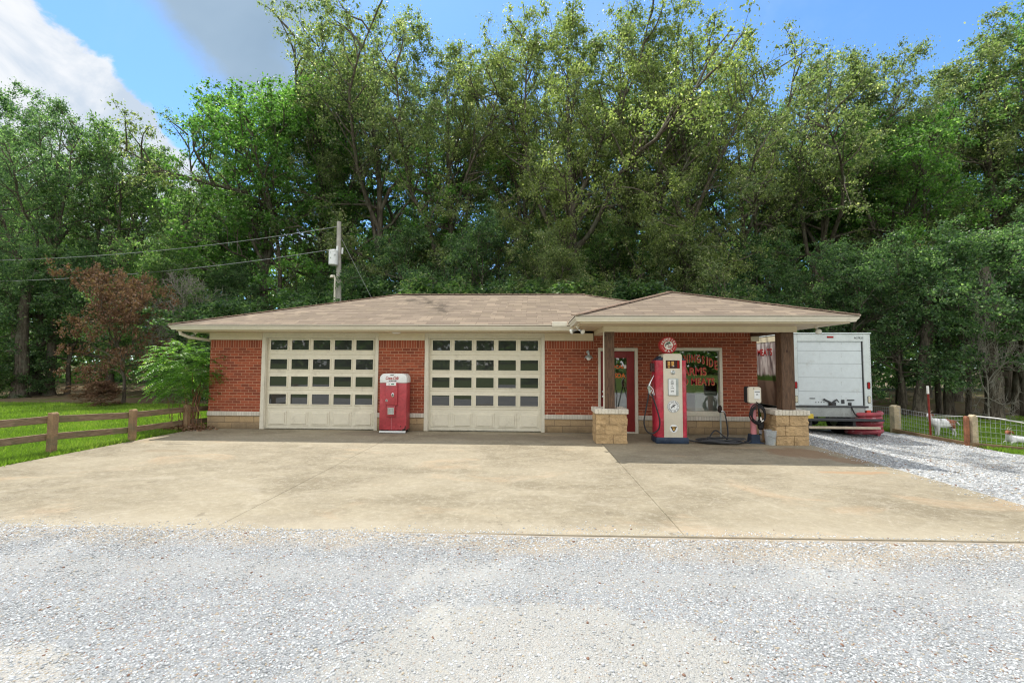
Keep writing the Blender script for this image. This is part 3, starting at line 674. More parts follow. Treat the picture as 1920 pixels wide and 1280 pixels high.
# shop window
f = MB(); f.box(3.42, 3.48, W-.035, W+.1, .585, 2.20); f.box(4.80, 4.87, W-.035, W+.1, .585, 2.20); f.box(3.48, 4.80, W-.035, W+.1, 2.125, 2.20); f.box(3.42, 4.87, W-.05, W+.1, .50, .585); f.box(3.36, 4.92, W-.055, W+.1, .462, .50)
win = f.build('window', 'frame_white', B, bevel=.004); win['label'] = 'large shop window with red and gold lettering'
g = MB(); g.add([(3.48, W+.03, .585), (4.80, W+.03, .585), (4.80, W+.03, 2.125), (3.48, W+.03, 2.125)], [(0, 1, 2, 3)]); g.build('pane', 'glass_clear', win)
def window_text(yy, bold, dx=0, dz=0):
    out = MB(); s = 'MORNINGSIDE'; n = len(s)
    for i, ch in enumerate(s):
        wd_ = {'M': 1.3, 'I': .55}
        adv = [wd_.get(c_, 1.0) for c_ in s]; tot = sum(adv)
        k = (sum(adv[:i])+adv[i]/2-tot/2)/(tot/2-.5)
        x = 4.14+k*.585; z = 1.92-.17*abs(k)**1.9; sl = -k*.36
        t = text_mb(ch, .26+.05*abs(k), bold=bold, xscale=.52 if ch not in 'MI' else (.46 if ch == 'M' else .6))
        # letters stand upright but their feet follow the arch
        M = Matrix(((1, 0, 0, x+dx), (0, 1, 0, yy), (sl*.75, 0, 1, z+dz), (0, 0, 0, 1))); t.xf(M); out.merge(t)
    out.merge(put(text_mb('FARMS', .275, bold=bold, xscale=.84, spacing=1.04), (4.13+dx, yy, 1.585+dz)))
    out.merge(put(text_mb('AND MEATS', .245, bold=bold*.75, xscale=.80, spacing=1.03), (4.14+dx, yy, 1.325+dz)))
    return out
window_text(W+.026, .0105, .006, -.006).build('lettering', 'lettering_gold', win)
window_text(W+.019, .0055, -.003, .003).build('lettering', 'lettering_red', win)

# roof
R = MB()
e0x, e1x, e0y, e1y, ez = -9.29, 6.25, 10.74, 19.78, 2.72
rx0, rx1, ry, rz = e0x+4.5, e1x-4.5, 15.26, 4.2
th = .03
R.add([(e0x, e0y, ez), (e1x, e0y, ez), (e1x, e1y, ez), (e0x, e1y, ez), (rx0, ry, rz), (rx1, ry, rz)], [(0, 1, 5, 4), (1, 2, 5), (2, 3, 4, 5), (3, 0, 4)])
R.add([(e0x, e0y, ez-th), (e1x, e0y, ez-th), (e1x, e1y, ez-th), (e0x, e1y, ez-th)], [(3, 2, 1, 0)])
for a, b in (((e0x, e0y), (e1x, e0y)), ((e1x, e0y), (e1x, e1y)), ((e1x, e1y), (e0x, e1y)), ((e0x, e1y), (e0x, e0y))):
    R.add([(a[0], a[1], ez-th), (b[0], b[1], ez-th), (b[0], b[1], ez), (a[0], a[1], ez)], [(0, 1, 2, 3)])
R.build('roof', 'shingle', B)
c0x, c1x, c0y, cz = .90, 6.68, 9.17, 2.785
ax, ay, azz = (c0x+c1x)/2, 9.17+(c1x-c0x)/2, 2.785+(c1x-c0x)/6
R = MB()
R.add([(c0x, c0y, cz), (c1x, c0y, cz), (ax, ay, azz), (ax, 14.1, azz), (c0x, 11.05, cz), (c1x, 14.3, cz)], [(0, 1, 2), (0, 2, 3, 4), (1, 5, 3, 2)])
R.add([(c0x, c0y, cz-th), (c1x, c0y, cz-th), (c0x, 11.05, cz-th), (c1x, 14.3, cz-th), (c0x, c0y, cz), (c1x, c0y, cz), (c0x, 11.05, cz), (c1x, 14.3, cz)], [(0, 1, 5, 4), (1, 3, 7, 5), (2, 0, 4, 6), (0, 2, 3, 1)])
pr = R.build('porch_roof', 'shingle', B)
cap = MB()
for a, b in (((e0x, e0y, ez), (rx0, ry, rz)), ((rx0, ry, rz), (rx1, ry, rz)), ((rx1, ry, rz), (e1x, e0y, ez)), ((rx1, ry, rz), (e1x, e1y, ez)), ((e0x, e1y, ez), (rx0, ry, rz)), ((c0x, c0y, cz), (ax, ay, azz)), ((c1x, c0y, cz), (ax, ay, azz)), ((ax, ay, azz), (ax, 14.0, azz))):
    a = Vector(a); b = Vector(b); n = int((b-a).length/.2); 
    for i in range(n):
        p = a.lerp(b, i/n); q = a.lerp(b, (i+1.25)/n); 
        if (q-a).length > (b-a).length: q = b
        cap.bar(p+Vector((0, 0, .012)), q+Vector((0, 0, .002)), .2, .024)
cap.build('ridge_cap', 'ridge_shingle', B)
# fascia, gutters, soffits
gp = [(0, -.125), (.07, -.125), (.085, -.09), (.112, -.055), (.112, -.012), (.125, -.012), (.125, 0), (.105, 0), (.105, -.02), (.0, -.03)]
def gut(path, z, closed=False):
    MB().sweep(path, [(o, z+h) for o, h in gp], closed=closed).build('gutter', 'gutter_white', B)
    MB().sweep(path, [(-.03, z-.155), (-.001, z-.155), (-.001, z-.01), (-.03, z-.01)], closed=closed).build('fascia', 'cream_trim', B)
gut([(6.13, 13.0), (6.13, 19.66), (-9.17, 19.66), (-9.17, 10.86), (1.02, 10.86)], 2.725)
gut([(1.02, 10.86), (1.02, 9.29), (6.56, 9.29), (6.56, 14.2)], 2.785)
# white metal splash piece where the gutters meet
MB().box(.50, .86, 10.72, 10.76, 2.69, 2.80).build('gutter_guard', 'gutter_white', B, bevel=.004)
s = MB()
def slats(x0, x1, y0, y1, z, ax_='x', step=.1):
    """ribbed soffit: grooves run across"""
    if ax_ == 'x':
        k = max(1, int((x1-x0)/step))
        for i in range(k): s.box(x0+(x1-x0)*i/k+.005, x0+(x1-x0)*(i+1)/k, y0, y1, z, z+.012)
    else:
        k = max(1, int((y1-y0)/step))
        for i in range(k): s.box(x0, x1, y0+(y1-y0)*i/k+.005, y0+(y1-y0)*(i+1)/k, z, z+.012)
    s.box(x0, x1, y0, y1, z+.012, z+.03)
slats(-9.14, 1.02, 10.89, W, 2.566); slats(-9.14, BX0, W, 19.6, 2.566, 'y'); slats(1.05, 6.53, 9.32, 10.0, 2.628); slats(1.05, 6.53, 10.0, W, 2.628); slats(BX1, 6.53, W, 14.2, 2.628, 'y')
s.build('soffit', 'soffit_vinyl', B)
# porch beams
MB().box(1.62, 5.90, 9.98, 10.2, 2.50, 2.627).build('beam', 'cream_trim', B, bevel=.004)
m = MB(); m.box(1.62, 1.80, 10.2, W, 2.50, 2.627); m.build('beam', 'cream_trim', B, bevel=.004)
m = MB(); m.box(5.60, 5.86, 10.2, W, 2.50, 2.627); m.build('beam', 'timber_dark', B, bevel=.004)
# downspout at the left corner
m = MB(); m.tube([(-9.14, 10.95, 2.6), (-9.14, 10.97, 2.50), (-9.05, 11.15, 2.42), (-8.80, 11.62, 2.36), (-8.735, 11.8, 2.28), (-8.735, 11.82, .2), (-8.78, 11.74, .1)], .042, 10); m.build('downspout', 'gutter_white', B, smooth=True)
# piers and posts
def pier(x0, x1, y0, y1, seed):
    r = random.Random(seed)
    core = MB(); core.box(x0+.02, x1-.02, y0+.02, y1-.02, -.02, .65)
    p = core.build('pier', ['mortar', 'block_face'], B)
    bm = bmesh.new()
    rows = [(0, .205), (.205, .425), (.425, .655)]
    def blockat(a0, a1, b0, b1, z0, z1):
        g = bmesh.ops.create_cube(bm, size=1); vs = g['verts']
        for v in vs: v.co = Vector(((a0+a1)/2+v.co.x*(a1-a0-.010), (b0+b1)/2+v.co.y*(b1-b0-.010), (z0+z1)/2+v.co.z*(z1-z0-.010)))
        es = list({e for v in vs for e in v.link_edges})
        bmesh.ops.subdivide_edges(bm, edges=es, cuts=5, use_grid_fill=True)
    for k, (z0, z1) in enumerate(rows):
        sx = x0+(x1-x0)*(.28 if k == 1 else (.55 if k == 0 else .42)); 
        blockat(x0-.012, sx, y0-.012, y1+.01, z0, z1); blockat(sx, x1+.012, y0-.012, y1+.01, z0, z1)
    from mathutils import noise as mn
    for v in bm.verts:
        q = v.co*11+Vector((seed, 0, 0)); n = mn.noise(q)*.016+mn.noise(q*2.7)*.008
        d = Vector((v.co.x-(x0+x1)/2, v.co.y-(y0+y1)/2, 0)); d = Vector((d.x/((x1-x0)/2), d.y/((y1-y0)/2), 0))
        if abs(d.x) > .93: v.co.x += n*(1 if d.x > 0 else -1)
        if abs(d.y) > .93: v.co.y += n*(1 if d.y > 0 else -1)
    me = bpy.data.meshes.new('block_face'); 
    off = woff(p)
    for v in bm.verts: v.co -= off
    bm.to_mesh(me); bm.free(); me.materials.append(MATS['block_face']); auto_uv(me)
    o = bpy.data.objects.new('stone_blocks', me); COL.objects.link(o); o.parent = p
    c = MB(); n = 10; wdt = (x1-x0+.07)/n
    for i in range(n): c.box(x0-.035+wdt*i+.002, x0-.035+wdt*(i+1)-.002, y0-.035, y1+.035, .662, .768+r.uniform(-.003, .003))
    c.box(x0-.02, x1+.02, y0-.02, y1+.02, .655, .764)
    c.build('pier_cap', 'ledge_stone', p, bevel=.006)
pier(1.45, 2.12, 9.92, 10.52, 3); pier(5.41, 6.09, 10.0, 10.6, 8)
MB().box(1.655, 1.875, 10.0, 10.2, .766, 2.50).build('porch_post', 'timber_dark', B, bevel=.01)
MB().box(5.60, 5.885, 10.08, 10.33, .766, 2.50).build('porch_post', 'timber_dark', B, bevel=.01)
m = MB(); m.tube([(1.93, 10.14, .76), (1.95, 10.14, 1.05), (1.91, 10.14, 1.35), (1.89, 10.15, 1.75)], .009, 6); m.build('cable', 'rubber', B)
MB().box(1.625, 1.652, 10.03, 10.06, .766, 2.50).build('conduit', 'gutter_white', B)

# lamps on the building
def floodlight(x, y, z, heads, label, name='floodlight'):
    t = thing(name, label, 'floodlight', (x, y, z), None)
    b = MB(); b.lathe([(.05, 0), (.05, -.02), (.03, -.035)], (x, y, z), 16); b.tube([(x, y, z-.03), (x, y, z-.07)], .016, 8); b.build('bracket', 'gutter_white', t, smooth=True)
    for (dx, dy, dz) in heads:
        d = Vector((dx, dy, dz)).normalized(); M = Matrix.Translation((x+d.x*.03, y+d.y*.03, z-.07)) @ d.to_track_quat('Z', 'Y').to_matrix().to_4x4()
        h = MB(); h.lathe([(.012, 0), (.026, .015), (.026, .07), (.032, .09), (.058, .14), (.064, .15)], n=18, cap=False); h.xf(M); hd = h.build('lamp_head', 'aluminium', t, smooth=True)
        l = MB(); l.lathe([(.061, .142), (.05, .162), (.03, .172), (.001, .175)], n=18, cap=False); l.xf(M); l.build('lens', 'lamp_glass', hd, smooth=True)
floodlight(1.06, 10.1, 2.628, ((-.85, -.3, -.35), (.55, -.65, -.4)), 'twin floodlight under the soffit at the porch left corner')
floodlight(6.33, 10.0, 2.628, ((-.25, -.75, -.35),), 'single floodlight under the right end of the porch eave')
floodlight(-9.0, 11.3, 2.566, ((-.8, -.2, -.45),), 'small floodlight under the far left eave corner by the bush')
t = thing('soffit_light', 'small round white light on the soffit above the soda machine', 'light', (-3.5, 11.15, 2.566))
m = MB(); m.lathe([(.11, 0), (.12, -.012), (.10, -.03), (.05, -.045), (.001, -.048)], (-3.5, 11.15, 2.566), 24, cap=False); m.build('diffuser', 'lamp_glass', t, smooth=True)
t = thing('barn_lamp', 'galvanised dome wall lamp on the brick left of the shop door', 'wall lamp', (1.46, W, 2.08))
m = MB(); m.lathe([(.04, 0), (.04, -.02)], (1.46, W, 2.08), 14, axis='y'); m.tube([(1.46, W, 2.08), (1.46, W-.08, 2.12), (1.46, W-.15, 2.10), (1.46, W-.16, 2.04)], .011, 8); m.build('arm', 'galvanised', t, smooth=True)
m = MB(); m.lathe([(.02, 2.06), (.028, 2.03), (.03, 2.0), (.08, 1.975), (.105, 1.935), (.108, 1.92), (.10, 1.92), (.095, 1.935)], (1.46, W-.16, 0), 24, cap=False); m.build('shade', 'galvanised', t, smooth=True)
m = MB(); m.lathe([(.06, 1.93), (.058, 1.90), (.035, 1.872), (.001, 1.865)], (1.46, W-.16, 0), 18, cap=False); m.build('bulb', 'lamp_glass', t, smooth=True)

# freezer and cabinet inside the shop seen through the glass
t = thing('chest_freezer', 'white appliance standing inside the shop behind the window right side', 'freezer', (4.75, 12.4, 0))
m = MB(); m.box(4.42, 5.1, 12.1, 12.8, .02, .98); m.build('cabinet', 'appliance_white', t, bevel=.02, seg=2); m = MB(); m.box(4.40, 5.12, 12.08, 12.82, .985, 1.05); m.build('lid', 'appliance_white', t, bevel=.015, seg=2)
t = thing('display_cooler', 'dark cooler cabinet standing inside the shop behind the red door', 'cooler', (2.45, 13.2, 0))
m = MB(); m.box(2.15, 2.8, 12.9, 13.6, 0, 1.0); m.build('cabinet', 'appliance_white', t, bevel=.02, seg=2); m = MB(); m.box(2.15, 2.8, 12.9, 13.6, 1.005, 1.5); m.build('display', 'appliance_dark', t, bevel=.02, seg=2)

# ------------------------------------------------------------------ soda machine
x0, x1, y0, y1 = -3.855, -3.165, 11.0, 11.36
t = thing('soda_machine', 'faded red vintage soda machine with white rounded top between the garage doors', 'vending machine', (-3.51, 11.18, 0))
def rprof(x0, x1, z0, z1, r, n=8, bottom=False):
    p = [(x0, z0), (x1, z0)]
    p += [(x1-r+r*math.sin(a), z1-r+r*math.cos(a)) for a in [math.pi/2*(1-i/n) for i in range(n+1)]]
    p += [(x0+r-r*math.sin(a), z1-r+r*math.cos(a)) for a in [math.pi/2*i/n for i in range(n+1)]]
    return p
m = MB(); m.box(x0, x1, y0, y1, .075, 1.262); m.build('body', 'red_paint', t, bevel=.02, seg=3, smooth=True)
m = MB(); m.prism(rprof(x0-.004, x1+.004, 1.262, 1.50, .13), y0-.006, y1+.004); m.build('top_cap', 'cap_white', t, bevel=.02, seg=3, smooth=True)
m = MB(); m.box(x0+.03, x1-.03, y0+.03, y1-.03, 0, .075, 1); m.box(x0+.005, x1-.01, y0-.004, y0+.03, .012, .058, 0); m.build('base', ['cap_white', 'dark_rust'], t, bevel=.003)
m = MB(); m.prism([(-3.665, .70), (-3.40, .70), (-3.385, .74), (-3.385, 1.27), (-3.68, 1.27), (-3.68, .74)], y0-.06, y0+.01); pnl = m.build('front_panel', 'red_paint', t, bevel=.015, seg=2, smooth=True)
m = MB(); m.prism([(-3.64, .42), (-3.45, .42), (-3.44, .45), (-3.43, .70), (-3.65, .70), (-3.65, .45)], y0-.045, y0+.01); m.build('front_panel', 'red_paint', t, bevel=.012, seg=2, smooth=True)
m = MB(); m.box(-3.665, -3.42, y0-.068, y0-.058, 1.20, 1.275); m.build('price_plate', 'enamel_white', t, bevel=.003)
m = MB(); m.box(-3.60, -3.585, y0-.0705, y0-.067, 1.215, 1.255); m.build('bottle_mark', 'lettering_black', t); MB().box(-3.54, -3.46, y0-.0705, y0-.067, 1.225, 1.25).build('price_mark', 'emblem_green', t)
m = MB(); m.lathe([(.032, 0), (.034, -.008), (.028, -.012)], (-3.495, y0-.06, .965), 18, axis='y'); m.xf(Matrix.Translation((0, 0, .965)) @ Matrix.Diagonal((1, 1, 1.55, 1)) @ Matrix.Translation((0, 0, -.965))); m.build('coin_return', 'chrome', t, smooth=True)
m = MB(); m.lathe([(.012, -.012), (.012, -.016)], (-3.492, y0-.06, .985), 12, axis='y'); m.lathe([(.015, -.012), (.015, -.016)], (-3.492, y0-.06, .955), 12, axis='y'); m.build('key_slot', 'lettering_black', t)
m = MB(); m.box(-3.68, -3.625, y0-.068, y0-.058, .795, .855); m.build('coin_slot', 'chrome', t, bevel=.004); m = MB(); m.lathe([(.013, 0), (.013, -.004)], (-3.65, y0-.068, .825), 12, axis='y'); m.build('button', 'lettering_black', t)
m = MB(); m.box(-3.625, -3.465, y0-.055, y0-.04, .475, .50); m.box(-3.625, -3.465, y0-.055, y0-.04, .62, .645); m.box(-3.625, -3.60, y0-.055, y0-.04, .50, .62); m.box(-3.49, -3.465, y0-.055, y0-.04, .50, .62); dv = m.build('bottle_door', 'chrome', t, bevel=.003)
m = MB(); m.box(-3.60, -3.49, y0-.05, y0-.042, .50, .62); m.build('bottle_opening', 'galvanised', dv)
m = MB(); m.box(-3.54, -3.533, y0-.004, y0-.001, .09, .40); m.build('trim_line', 'pink_paint', t)
m = MB(); m.prism([(-3.26, .076), (-3.17, .076), (-3.17, .19), (-3.19, .185), (-3.2, .12), (-3.25, .105)], y0-.003, y0-.0005); m.prism([(-3.33, .165), (-3.29, .16), (-3.28, .18), (-3.3, .19)], y0-.003, y0-.0005); m.prism([(x0+.02, .076), (-3.6, .076), (-3.62, .09), (-3.7, .082), (-3.78, .088)], y0-.003, y0-.0005); m.prism([(-3.55, .076), (-3.26, .076), (-3.3, .086), (-3.4, .08)], y0-.003, y0-.0005); m.build('rust_patch', 'dark_rust', t)
# script lettering drawn with a round pen
def pen(strokes, ox, yy, oz, sx, sz, r0):
    mb = MB()
    for st in strokes:
        pts = []
        P_ = [Vector((a, b)) for a, b in st]
        for i in range(len(P_)-1):
            a = P_[max(i-1, 0)]; b = P_[i]; c = P_[i+1]; d = P_[min(i+2, len(P_)-1)]
            for k in range(4):
                q = k/4; pts.append(.5*((2*b)+(c-a)*q+(2*a-5*b+4*c-d)*q*q+(3*b-a-3*c+d)*q**3))
        pts.append(P_[-1])
        for i in range(len(pts)-1):
            a, b = pts[i], pts[i+1]; d = (b-a)
            if d.length < 1e-6: continue
            n = Vector((-d.y, d.x)).normalized()*r0*(1.35 if abs(d.y) > abs(d.x) else .8); e = d.normalized()*r0*.4
            q = [a-n-e, b-n+e, b+n+e, a+n-e]
            mb.add([(ox+p.x*sx, yy+dy, oz+p.y*sz) for dy in (0, .002) for p in q], [(0, 1, 2, 3), (7, 6, 5, 4), (0, 4, 5, 1), (1, 5, 6, 2), (2, 6, 7, 3), (3, 7, 4, 0)])
    return mb
Cc = [(1.25, 1.55), (1.35, 1.95), (1.0, 2.05), (.45, 1.6), (.15, .8), (.3, .15), (.75, 0), (1.2, .3)]
def sh(st, dx): return [(a+dx, b) for a, b in st]
oo = [(.42, 1.0), (.15, .85), (.05, .35), (.3, .02), (.6, .25), (.65, .75), (.42, 1.0), (.55, .8), (.85, .9)]
cc = [(.6, .8), (.4, 1.0), (.1, .6), (.15, .1), (.5, .02), (.8, .3)]
aa = [(.6, .85), (.35, 1.0), (.08, .6), (.12, .1), (.35, .05), (.6, .6), (.65, .95), (.6, .3), (.75, .02), (1.0, .3)]
ll = [(.05, .4), (.45, 1.3), (.5, 2.0), (.3, 2.0), (.2, 1.2), (.2, .2), (.45, .02), (.75, .35)]
strokes = [Cc, sh(oo, 1.25), sh(cc, 2.05), sh(aa, 2.75), [(3.75, .85), (4.1, .95)], sh(Cc, 4.1), sh(oo, 5.35), sh(ll, 6.1), sh(aa, 6.75), [(.3, -.25), (-.1, -.1), (0, .5)], [(4.4, 2.25), (5.4, 2.0), (6.4, 2.35), (7.7, 2.2)], [(.9, -.35), (2.2, -.15), (3.3, -.4)]]
t1 = put(text_mb('Coca-Cola', .115, bold=.0016, xscale=.72, shear=.38, spacing=.93), (-3.545, y0-.009, 1.385)); t1.merge(pen([[(.35, -.15), (-.1, -.05), (.3, .25), (1.6, .1), (3.6, -.12)], [(4.5, 1.75), (5.2, 2.1), (6.3, 1.8), (7.4, 2.0)]], -3.69, y0-.011, 1.352, .0455, .034, .05))
t1.build('lettering', 'lettering_red', t)
put(text_mb('DRINK', .03, bold=.0008), (-3.54, y0-.009, 1.463)).build('lettering', 'lettering_black', t); put(text_mb('IN BOTTLES', .034, bold=.0012, xscale=1.05), (-3.52, y0-.009, 1.318)).build('lettering', 'lettering_black', t)

# ------------------------------------------------------------------ fuel pump
t = thing('fuel_pump', 'tall vintage red and cream fuel pump with round globe under the porch', 'fuel pump', (3.14, 10.2, 0))
x0, x1, y0, y1 = 2.80, 3.50, 10.02, 10.44
m = MB(); m.box(x0-.01, x1+.01, y0-.01, y1+.01, 0, .14); m.build('base', 'navy', t, bevel=.02, seg=2, smooth=True)
def rrect(x0, x1, y0, y1, r, n=6):
    out = []
    for (cx, cy, a0) in ((x1-r, y1-r, 0), (x0+r, y1-r, 90), (x0+r, y0+r, 180), (x1-r, y0+r, 270)):
        out += [(cx+r*math.cos(rad(a0+90*i/n)), cy+r*math.sin(rad(a0+90*i/n))) for i in range(n+1)]
    return out
m = MB(); m.prism(rrect(x0, x1, y0+.01, y1, .09), .14, 1.86, 'z'); m.build('body', 'red_side', t, smooth=True, bevel=.0)
# shaped shoulders
m = MB(); m.prism([(x0+.02, 1.86), (x1-.02, 1.86), (x1-.1, 1.925), (x0+.1, 1.925)], y0+.03, y1-.02); m.build('shoulder', 'navy', t, bevel=.01, seg=2, smooth=True)
m = MB(); m.prism(rprof(x0+.165, x1-.12, .14, 2.01, .05), y0-.012, y0+.04); m.prism(rprof(x0+.165, x1-.12, 1.6, 2.01, .05), y0+.04, y1-.05); m.build('front_panel', 'enamel_cream', t, bevel=.01, seg=2, smooth=True)
pc = (x0+.165+x1-.12)/2
m = MB(); m.box(pc-.155, pc+.155, y0-.018, y0-.01, 1.68, 1.86, 0)
for i, hgt in enumerate((.10, .10)): m.box(pc-.115+i*.085, pc-.06+i*.085, y0-.0205, y0-.0175, 1.735, 1.735+hgt, 1)
m.box(pc-.11, pc-.07, y0-.0215, y0-.0195, 1.69, 1.715, 1); m.box(pc-.005, pc+.03, y0-.0205, y0-.0175, 1.72, 1.75, 2); m.box(pc+.10, pc+.145, y0-.0205, y0-.0175, 1.685, 1.85, 3)
m.build('meter_window', ['dial_dark', 'dial_amber', 'letter_white', 'tail_red'], t)
m = MB(); m.lathe([(.047, 0), (.050, -.012), (.036, -.02), (.036, -.012), (.022, -.012), (.018, -.03), (.001, -.032)], (pc+.0, y0-.012, 1.59), 24, axis='y', cap=False); m.build('lock', 'chrome', t, smooth=True)
m = MB(); m.box(pc-.115, pc+.115, y0-.04, y0-.01, 1.07, 1.455); m.build('price_box', 'galvanised', t, bevel=.012, seg=2)
m = MB(); m.box(pc-.105, pc+.055, y0-.045, y0-.0405, 1.085, 1.44); cd = m.build('price_card', 'enamel_white', t, bevel=.002)
tx = MB(); 
for (s_, zz, sz) in (('TAX', 1.405, .024), ('PRICE', 1.365, .026), ('INCL', 1.335, .03), ('ALL', 1.285, .024), ('7 7 9', 1.235, .034), ('27.9', 1.17, .04)): tx.merge(put(text_mb(s_, sz, bold=.0006), (pc-.025, y0-.0475, zz)))
tx.build('card_print', 'lettering_black', cd)
def horse(cx, yy, cz, s, dx=1):
    pts = [(-.9, -.7), (-.75, -.95), (-.55, -.7), (-.45, -.35), (-.2, -.15), (.05, -.1), (.2, -.45), (.45, -.6), (.4, -.4), (.35, -.1), (.45, .2), (.6, .5), (.95, .45), (1.0, .6), (.7, .85), (.45, .85), (.3, .7), (.2, .4), (0, .3), (-.02, .55), (.05, .85), (-.02, 1.1), (-.2, 1.1), (-.22, .85), (-.35, .6), (-.3, .25), (-.6, .1), (-1.0, .05), (-1.2, -.3), (-1.0, -.2), (-.85, -.1), (-.8, -.35)]
    return MB().prism([(cx+x*s*dx, cz+z*s) for x, z in pts][::-1], yy-.002, yy)
def badge(cz, r, ring=True):
    m = MB(); m.lathe([(r, 0), (r, -.008)], (pc+.0, y0-.012, cz), 36, axis='y'); b = m.build('badge', 'enamel_white', t)
    return b
b = badge(.83, .135)
def ring(cx, yy, cz, r0, r1, n=48):
    m = MB(); vs = [(cx+r*math.cos(2*math.pi*i/n), yy, cz+r*math.sin(2*math.pi*i/n)) for r in (r0, r1) for i in range(n)]
    m.add(vs, [(i, (i+1) % n, n+(i+1) % n, n+i) for i in range(n)]); return m
m = ring(pc, y0-.0215, .83, .128, .133); m.merge(ring(pc, y0-.0215, .83, .082, .087)); m.merge(horse(pc-.0, y0-.0205, .83, .052)); m.merge(arc_text('FRONTIER GAS RARIN TO GO', pc, y0-.022, .83, .105, .032, -155, 170, .0004)); m.build('badge_print', 'lettering_black', b)
b = badge(.34, .088)
m = MB(); m.prism([(pc-.07, .385), (pc+.07, .385), (pc+.03, .30), (pc, .265), (pc-.03, .30)], y0-.0225, y0-.0205); m.build('badge_print', 'lettering_black', b)
m = MB(); m.prism([(pc-.022, .345), (pc+.022, .345), (pc+.018, .30), (pc-.018, .30)], y0-.0245, y0-.0225); m.merge(put(text_mb('TEX', .045, bold=.001, xscale=1.1), (pc, y0-.0245, .367))); m.build('badge_print', 'lettering_gold', b)
# globe
gcx, gcy, gcz = 3.125, 10.22, 2.205
m = MB(); m.lathe([(.10, 1.925), (.09, 1.955), (.07, 1.97), (.075, 1.99)], (gcx, gcy, 0), 24); m.box(gcx-.23, gcx-.1, gcy-.05, gcy+.1, 1.93, 1.955); m.build('globe_collar', 'navy', t, smooth=True)
m = MB(); pr_ = [(.001, -.085), (.13, -.083), (.182, -.078), (.19, -.07), (.197, -.055), (.2, -.02), (.2, .02), (.197, .055), (.182, .078), (.13, .083), (.001, .085)]
m.lathe(pr_, (gcx, gcy, gcz), 40, axis='y', cap=False); gl = m.build('globe', 'globe_red', t, smooth=True)
m = MB(); m.lathe([(.098, -.0845), (.098, -.088), (.001, -.088)], (gcx, gcy, gcz), 36, axis='y', cap=False); m.build('globe_face', 'letter_white', gl)
m = horse(gcx-.025, gcy-.089, gcz+.025, .058); m.merge(put(text_mb('TO GO', .024, bold=.001), (gcx+.03, gcy-.0895, gcz-.055))); m.build('emblem', 'lettering_black', gl)
m = put(text_mb('RARIN', .034, bold=.002), (gcx+.032, gcy-.0895, gcz-.028)); m.build('emblem', 'lettering_red', gl)
m = MB(); m.prism([(gcx-.01, gcz+.075), (gcx+.03, gcz+.08), (gcx+.05, gcz+.03), (gcx+.015, gcz+.03)], gcy-.0925, gcy-.0905); m.build('emblem', 'emblem_green', gl)
m = arc_text('FRONTIER', gcx, gcy-.0865, gcz, .139, .066, -78, 78, .002); m.merge(arc_text('SAG', gcx, gcy-.0865, gcz, .139, .066, 150, 210, .002, inward=True))
for a in (-112, -128, 112, 128): m.lathe([(.007, 0), (.007, -.003)], (gcx+.14*math.sin(rad(a)), gcy-.083, gcz+.14*math.cos(rad(a))), 10, axis='y')
m.build('globe_lettering', 'letter_white', gl)
# nozzle in its holder on the left side, and hose
m = MB(); m.box(x0-.07, x0+.01, y0+.1, y0+.26, 1.60, 1.80); m.build('nozzle_holder', 'dial_dark', t, bevel=.01)
m = MB(); m.tube([(x0-.015, y0+.12, 1.52), (x0-.045, y0+.10, 1.47), (x0-.11, y0+.07, 1.36), (x0-.15, y0+.05, 1.27)], [.013, .014, .018, .028], 10)
m.bar((x0-.15, y0+.05, 1.29), (x0-.13, y0+.05, 1.12), .05, .05); m.bar((x0-.18, y0+.05, 1.22), (x0-.14, y0+.05, 1.24), .04, .05)
m.tube([(x0-.12, y0+.05, 1.28), (x0-.06, y0+.05, 1.21), (x0-.03, y0+.05, 1.08), (x0-.10, y0+.05, 1.065), (x0-.135, y0+.05, 1.10)], .011, 8)
m.tube([(x0-.10, y0+.05, 1.20), (x0-.075, y0+.05, 1.14), (x0-.06, y0+.05, 1.09)], .008, 8)
m.build('nozzle', 'chrome', t, smooth=True)
def spline(P_, n=8):
    P_ = [Vector(p) for p in P_]; out = []
    for i in range(len(P_)-1):
        a = P_[max(i-1, 0)]; b = P_[i]; c = P_[i+1]; d = P_[min(i+2, len(P_)-1)]
        for k in range(n):
            q = k/n; out.append(.5*((2*b)+(c-a)*q+(2*a-5*b+4*c-d)*q*q+(3*b-a-3*c+d)*q**3))
    out.append(P_[-1]); return out
m = MB(); m.tube(spline([(x0-.155, y0+.05, 1.12), (x0-.17, y0+.04, 1.0), (x0-.24, y0+.02, .68), (x0-.275, y0, .45), (x0-.22, y0-.01, .28), (x0-.10, y0-.03, .23), (x0+.03, y0-.05, .33), (x0+.055, y0-.06, .52), (x0+.0, y0-.03, .78), (x0-.07, y0+.0, 1.02), (x0-.085, y0+.04, 1.10)]), .0165, 10); m.build('hose', 'rubber', t, smooth=True)

# ------------------------------------------------------------------ air meter on post
t = thing('air_meter', 'cream air meter box on a pink post with coiled black hose', 'air meter', (5.05, 10.25, 0))
cx, cy = 5.05, 10.28
m = MB(); m.prism([(cx-.11, .0), (cx+.11, .0), (cx+.085, .20), (cx-.085, .20)], cy-.10, cy+.10); m.box(cx-.16, cx+.18, cy-.13, cy+.13, 0, .025); m.build('foot', 'navy', t, bevel=.01)
m = MB(); m.tube([(cx, cy, .2), (cx, cy, .92)], .062, 20); m.build('post', 'pink_paint', t, smooth=True)
m = MB(); m.prism(rrect(cx-.145, cx+.145, .90, 1.27, .05), cy-.1, cy+.1, 'y'); m.build('case', 'enamel_cream', t, bevel=.02, seg=3, smooth=True)
m = MB(); m.prism(rrect(cx-.15, cx+.15, .895, 1.275, .05), cy-.04, cy+.105, 'y'); m.build('case_rim', 'rubber_grey', t, smooth=True)
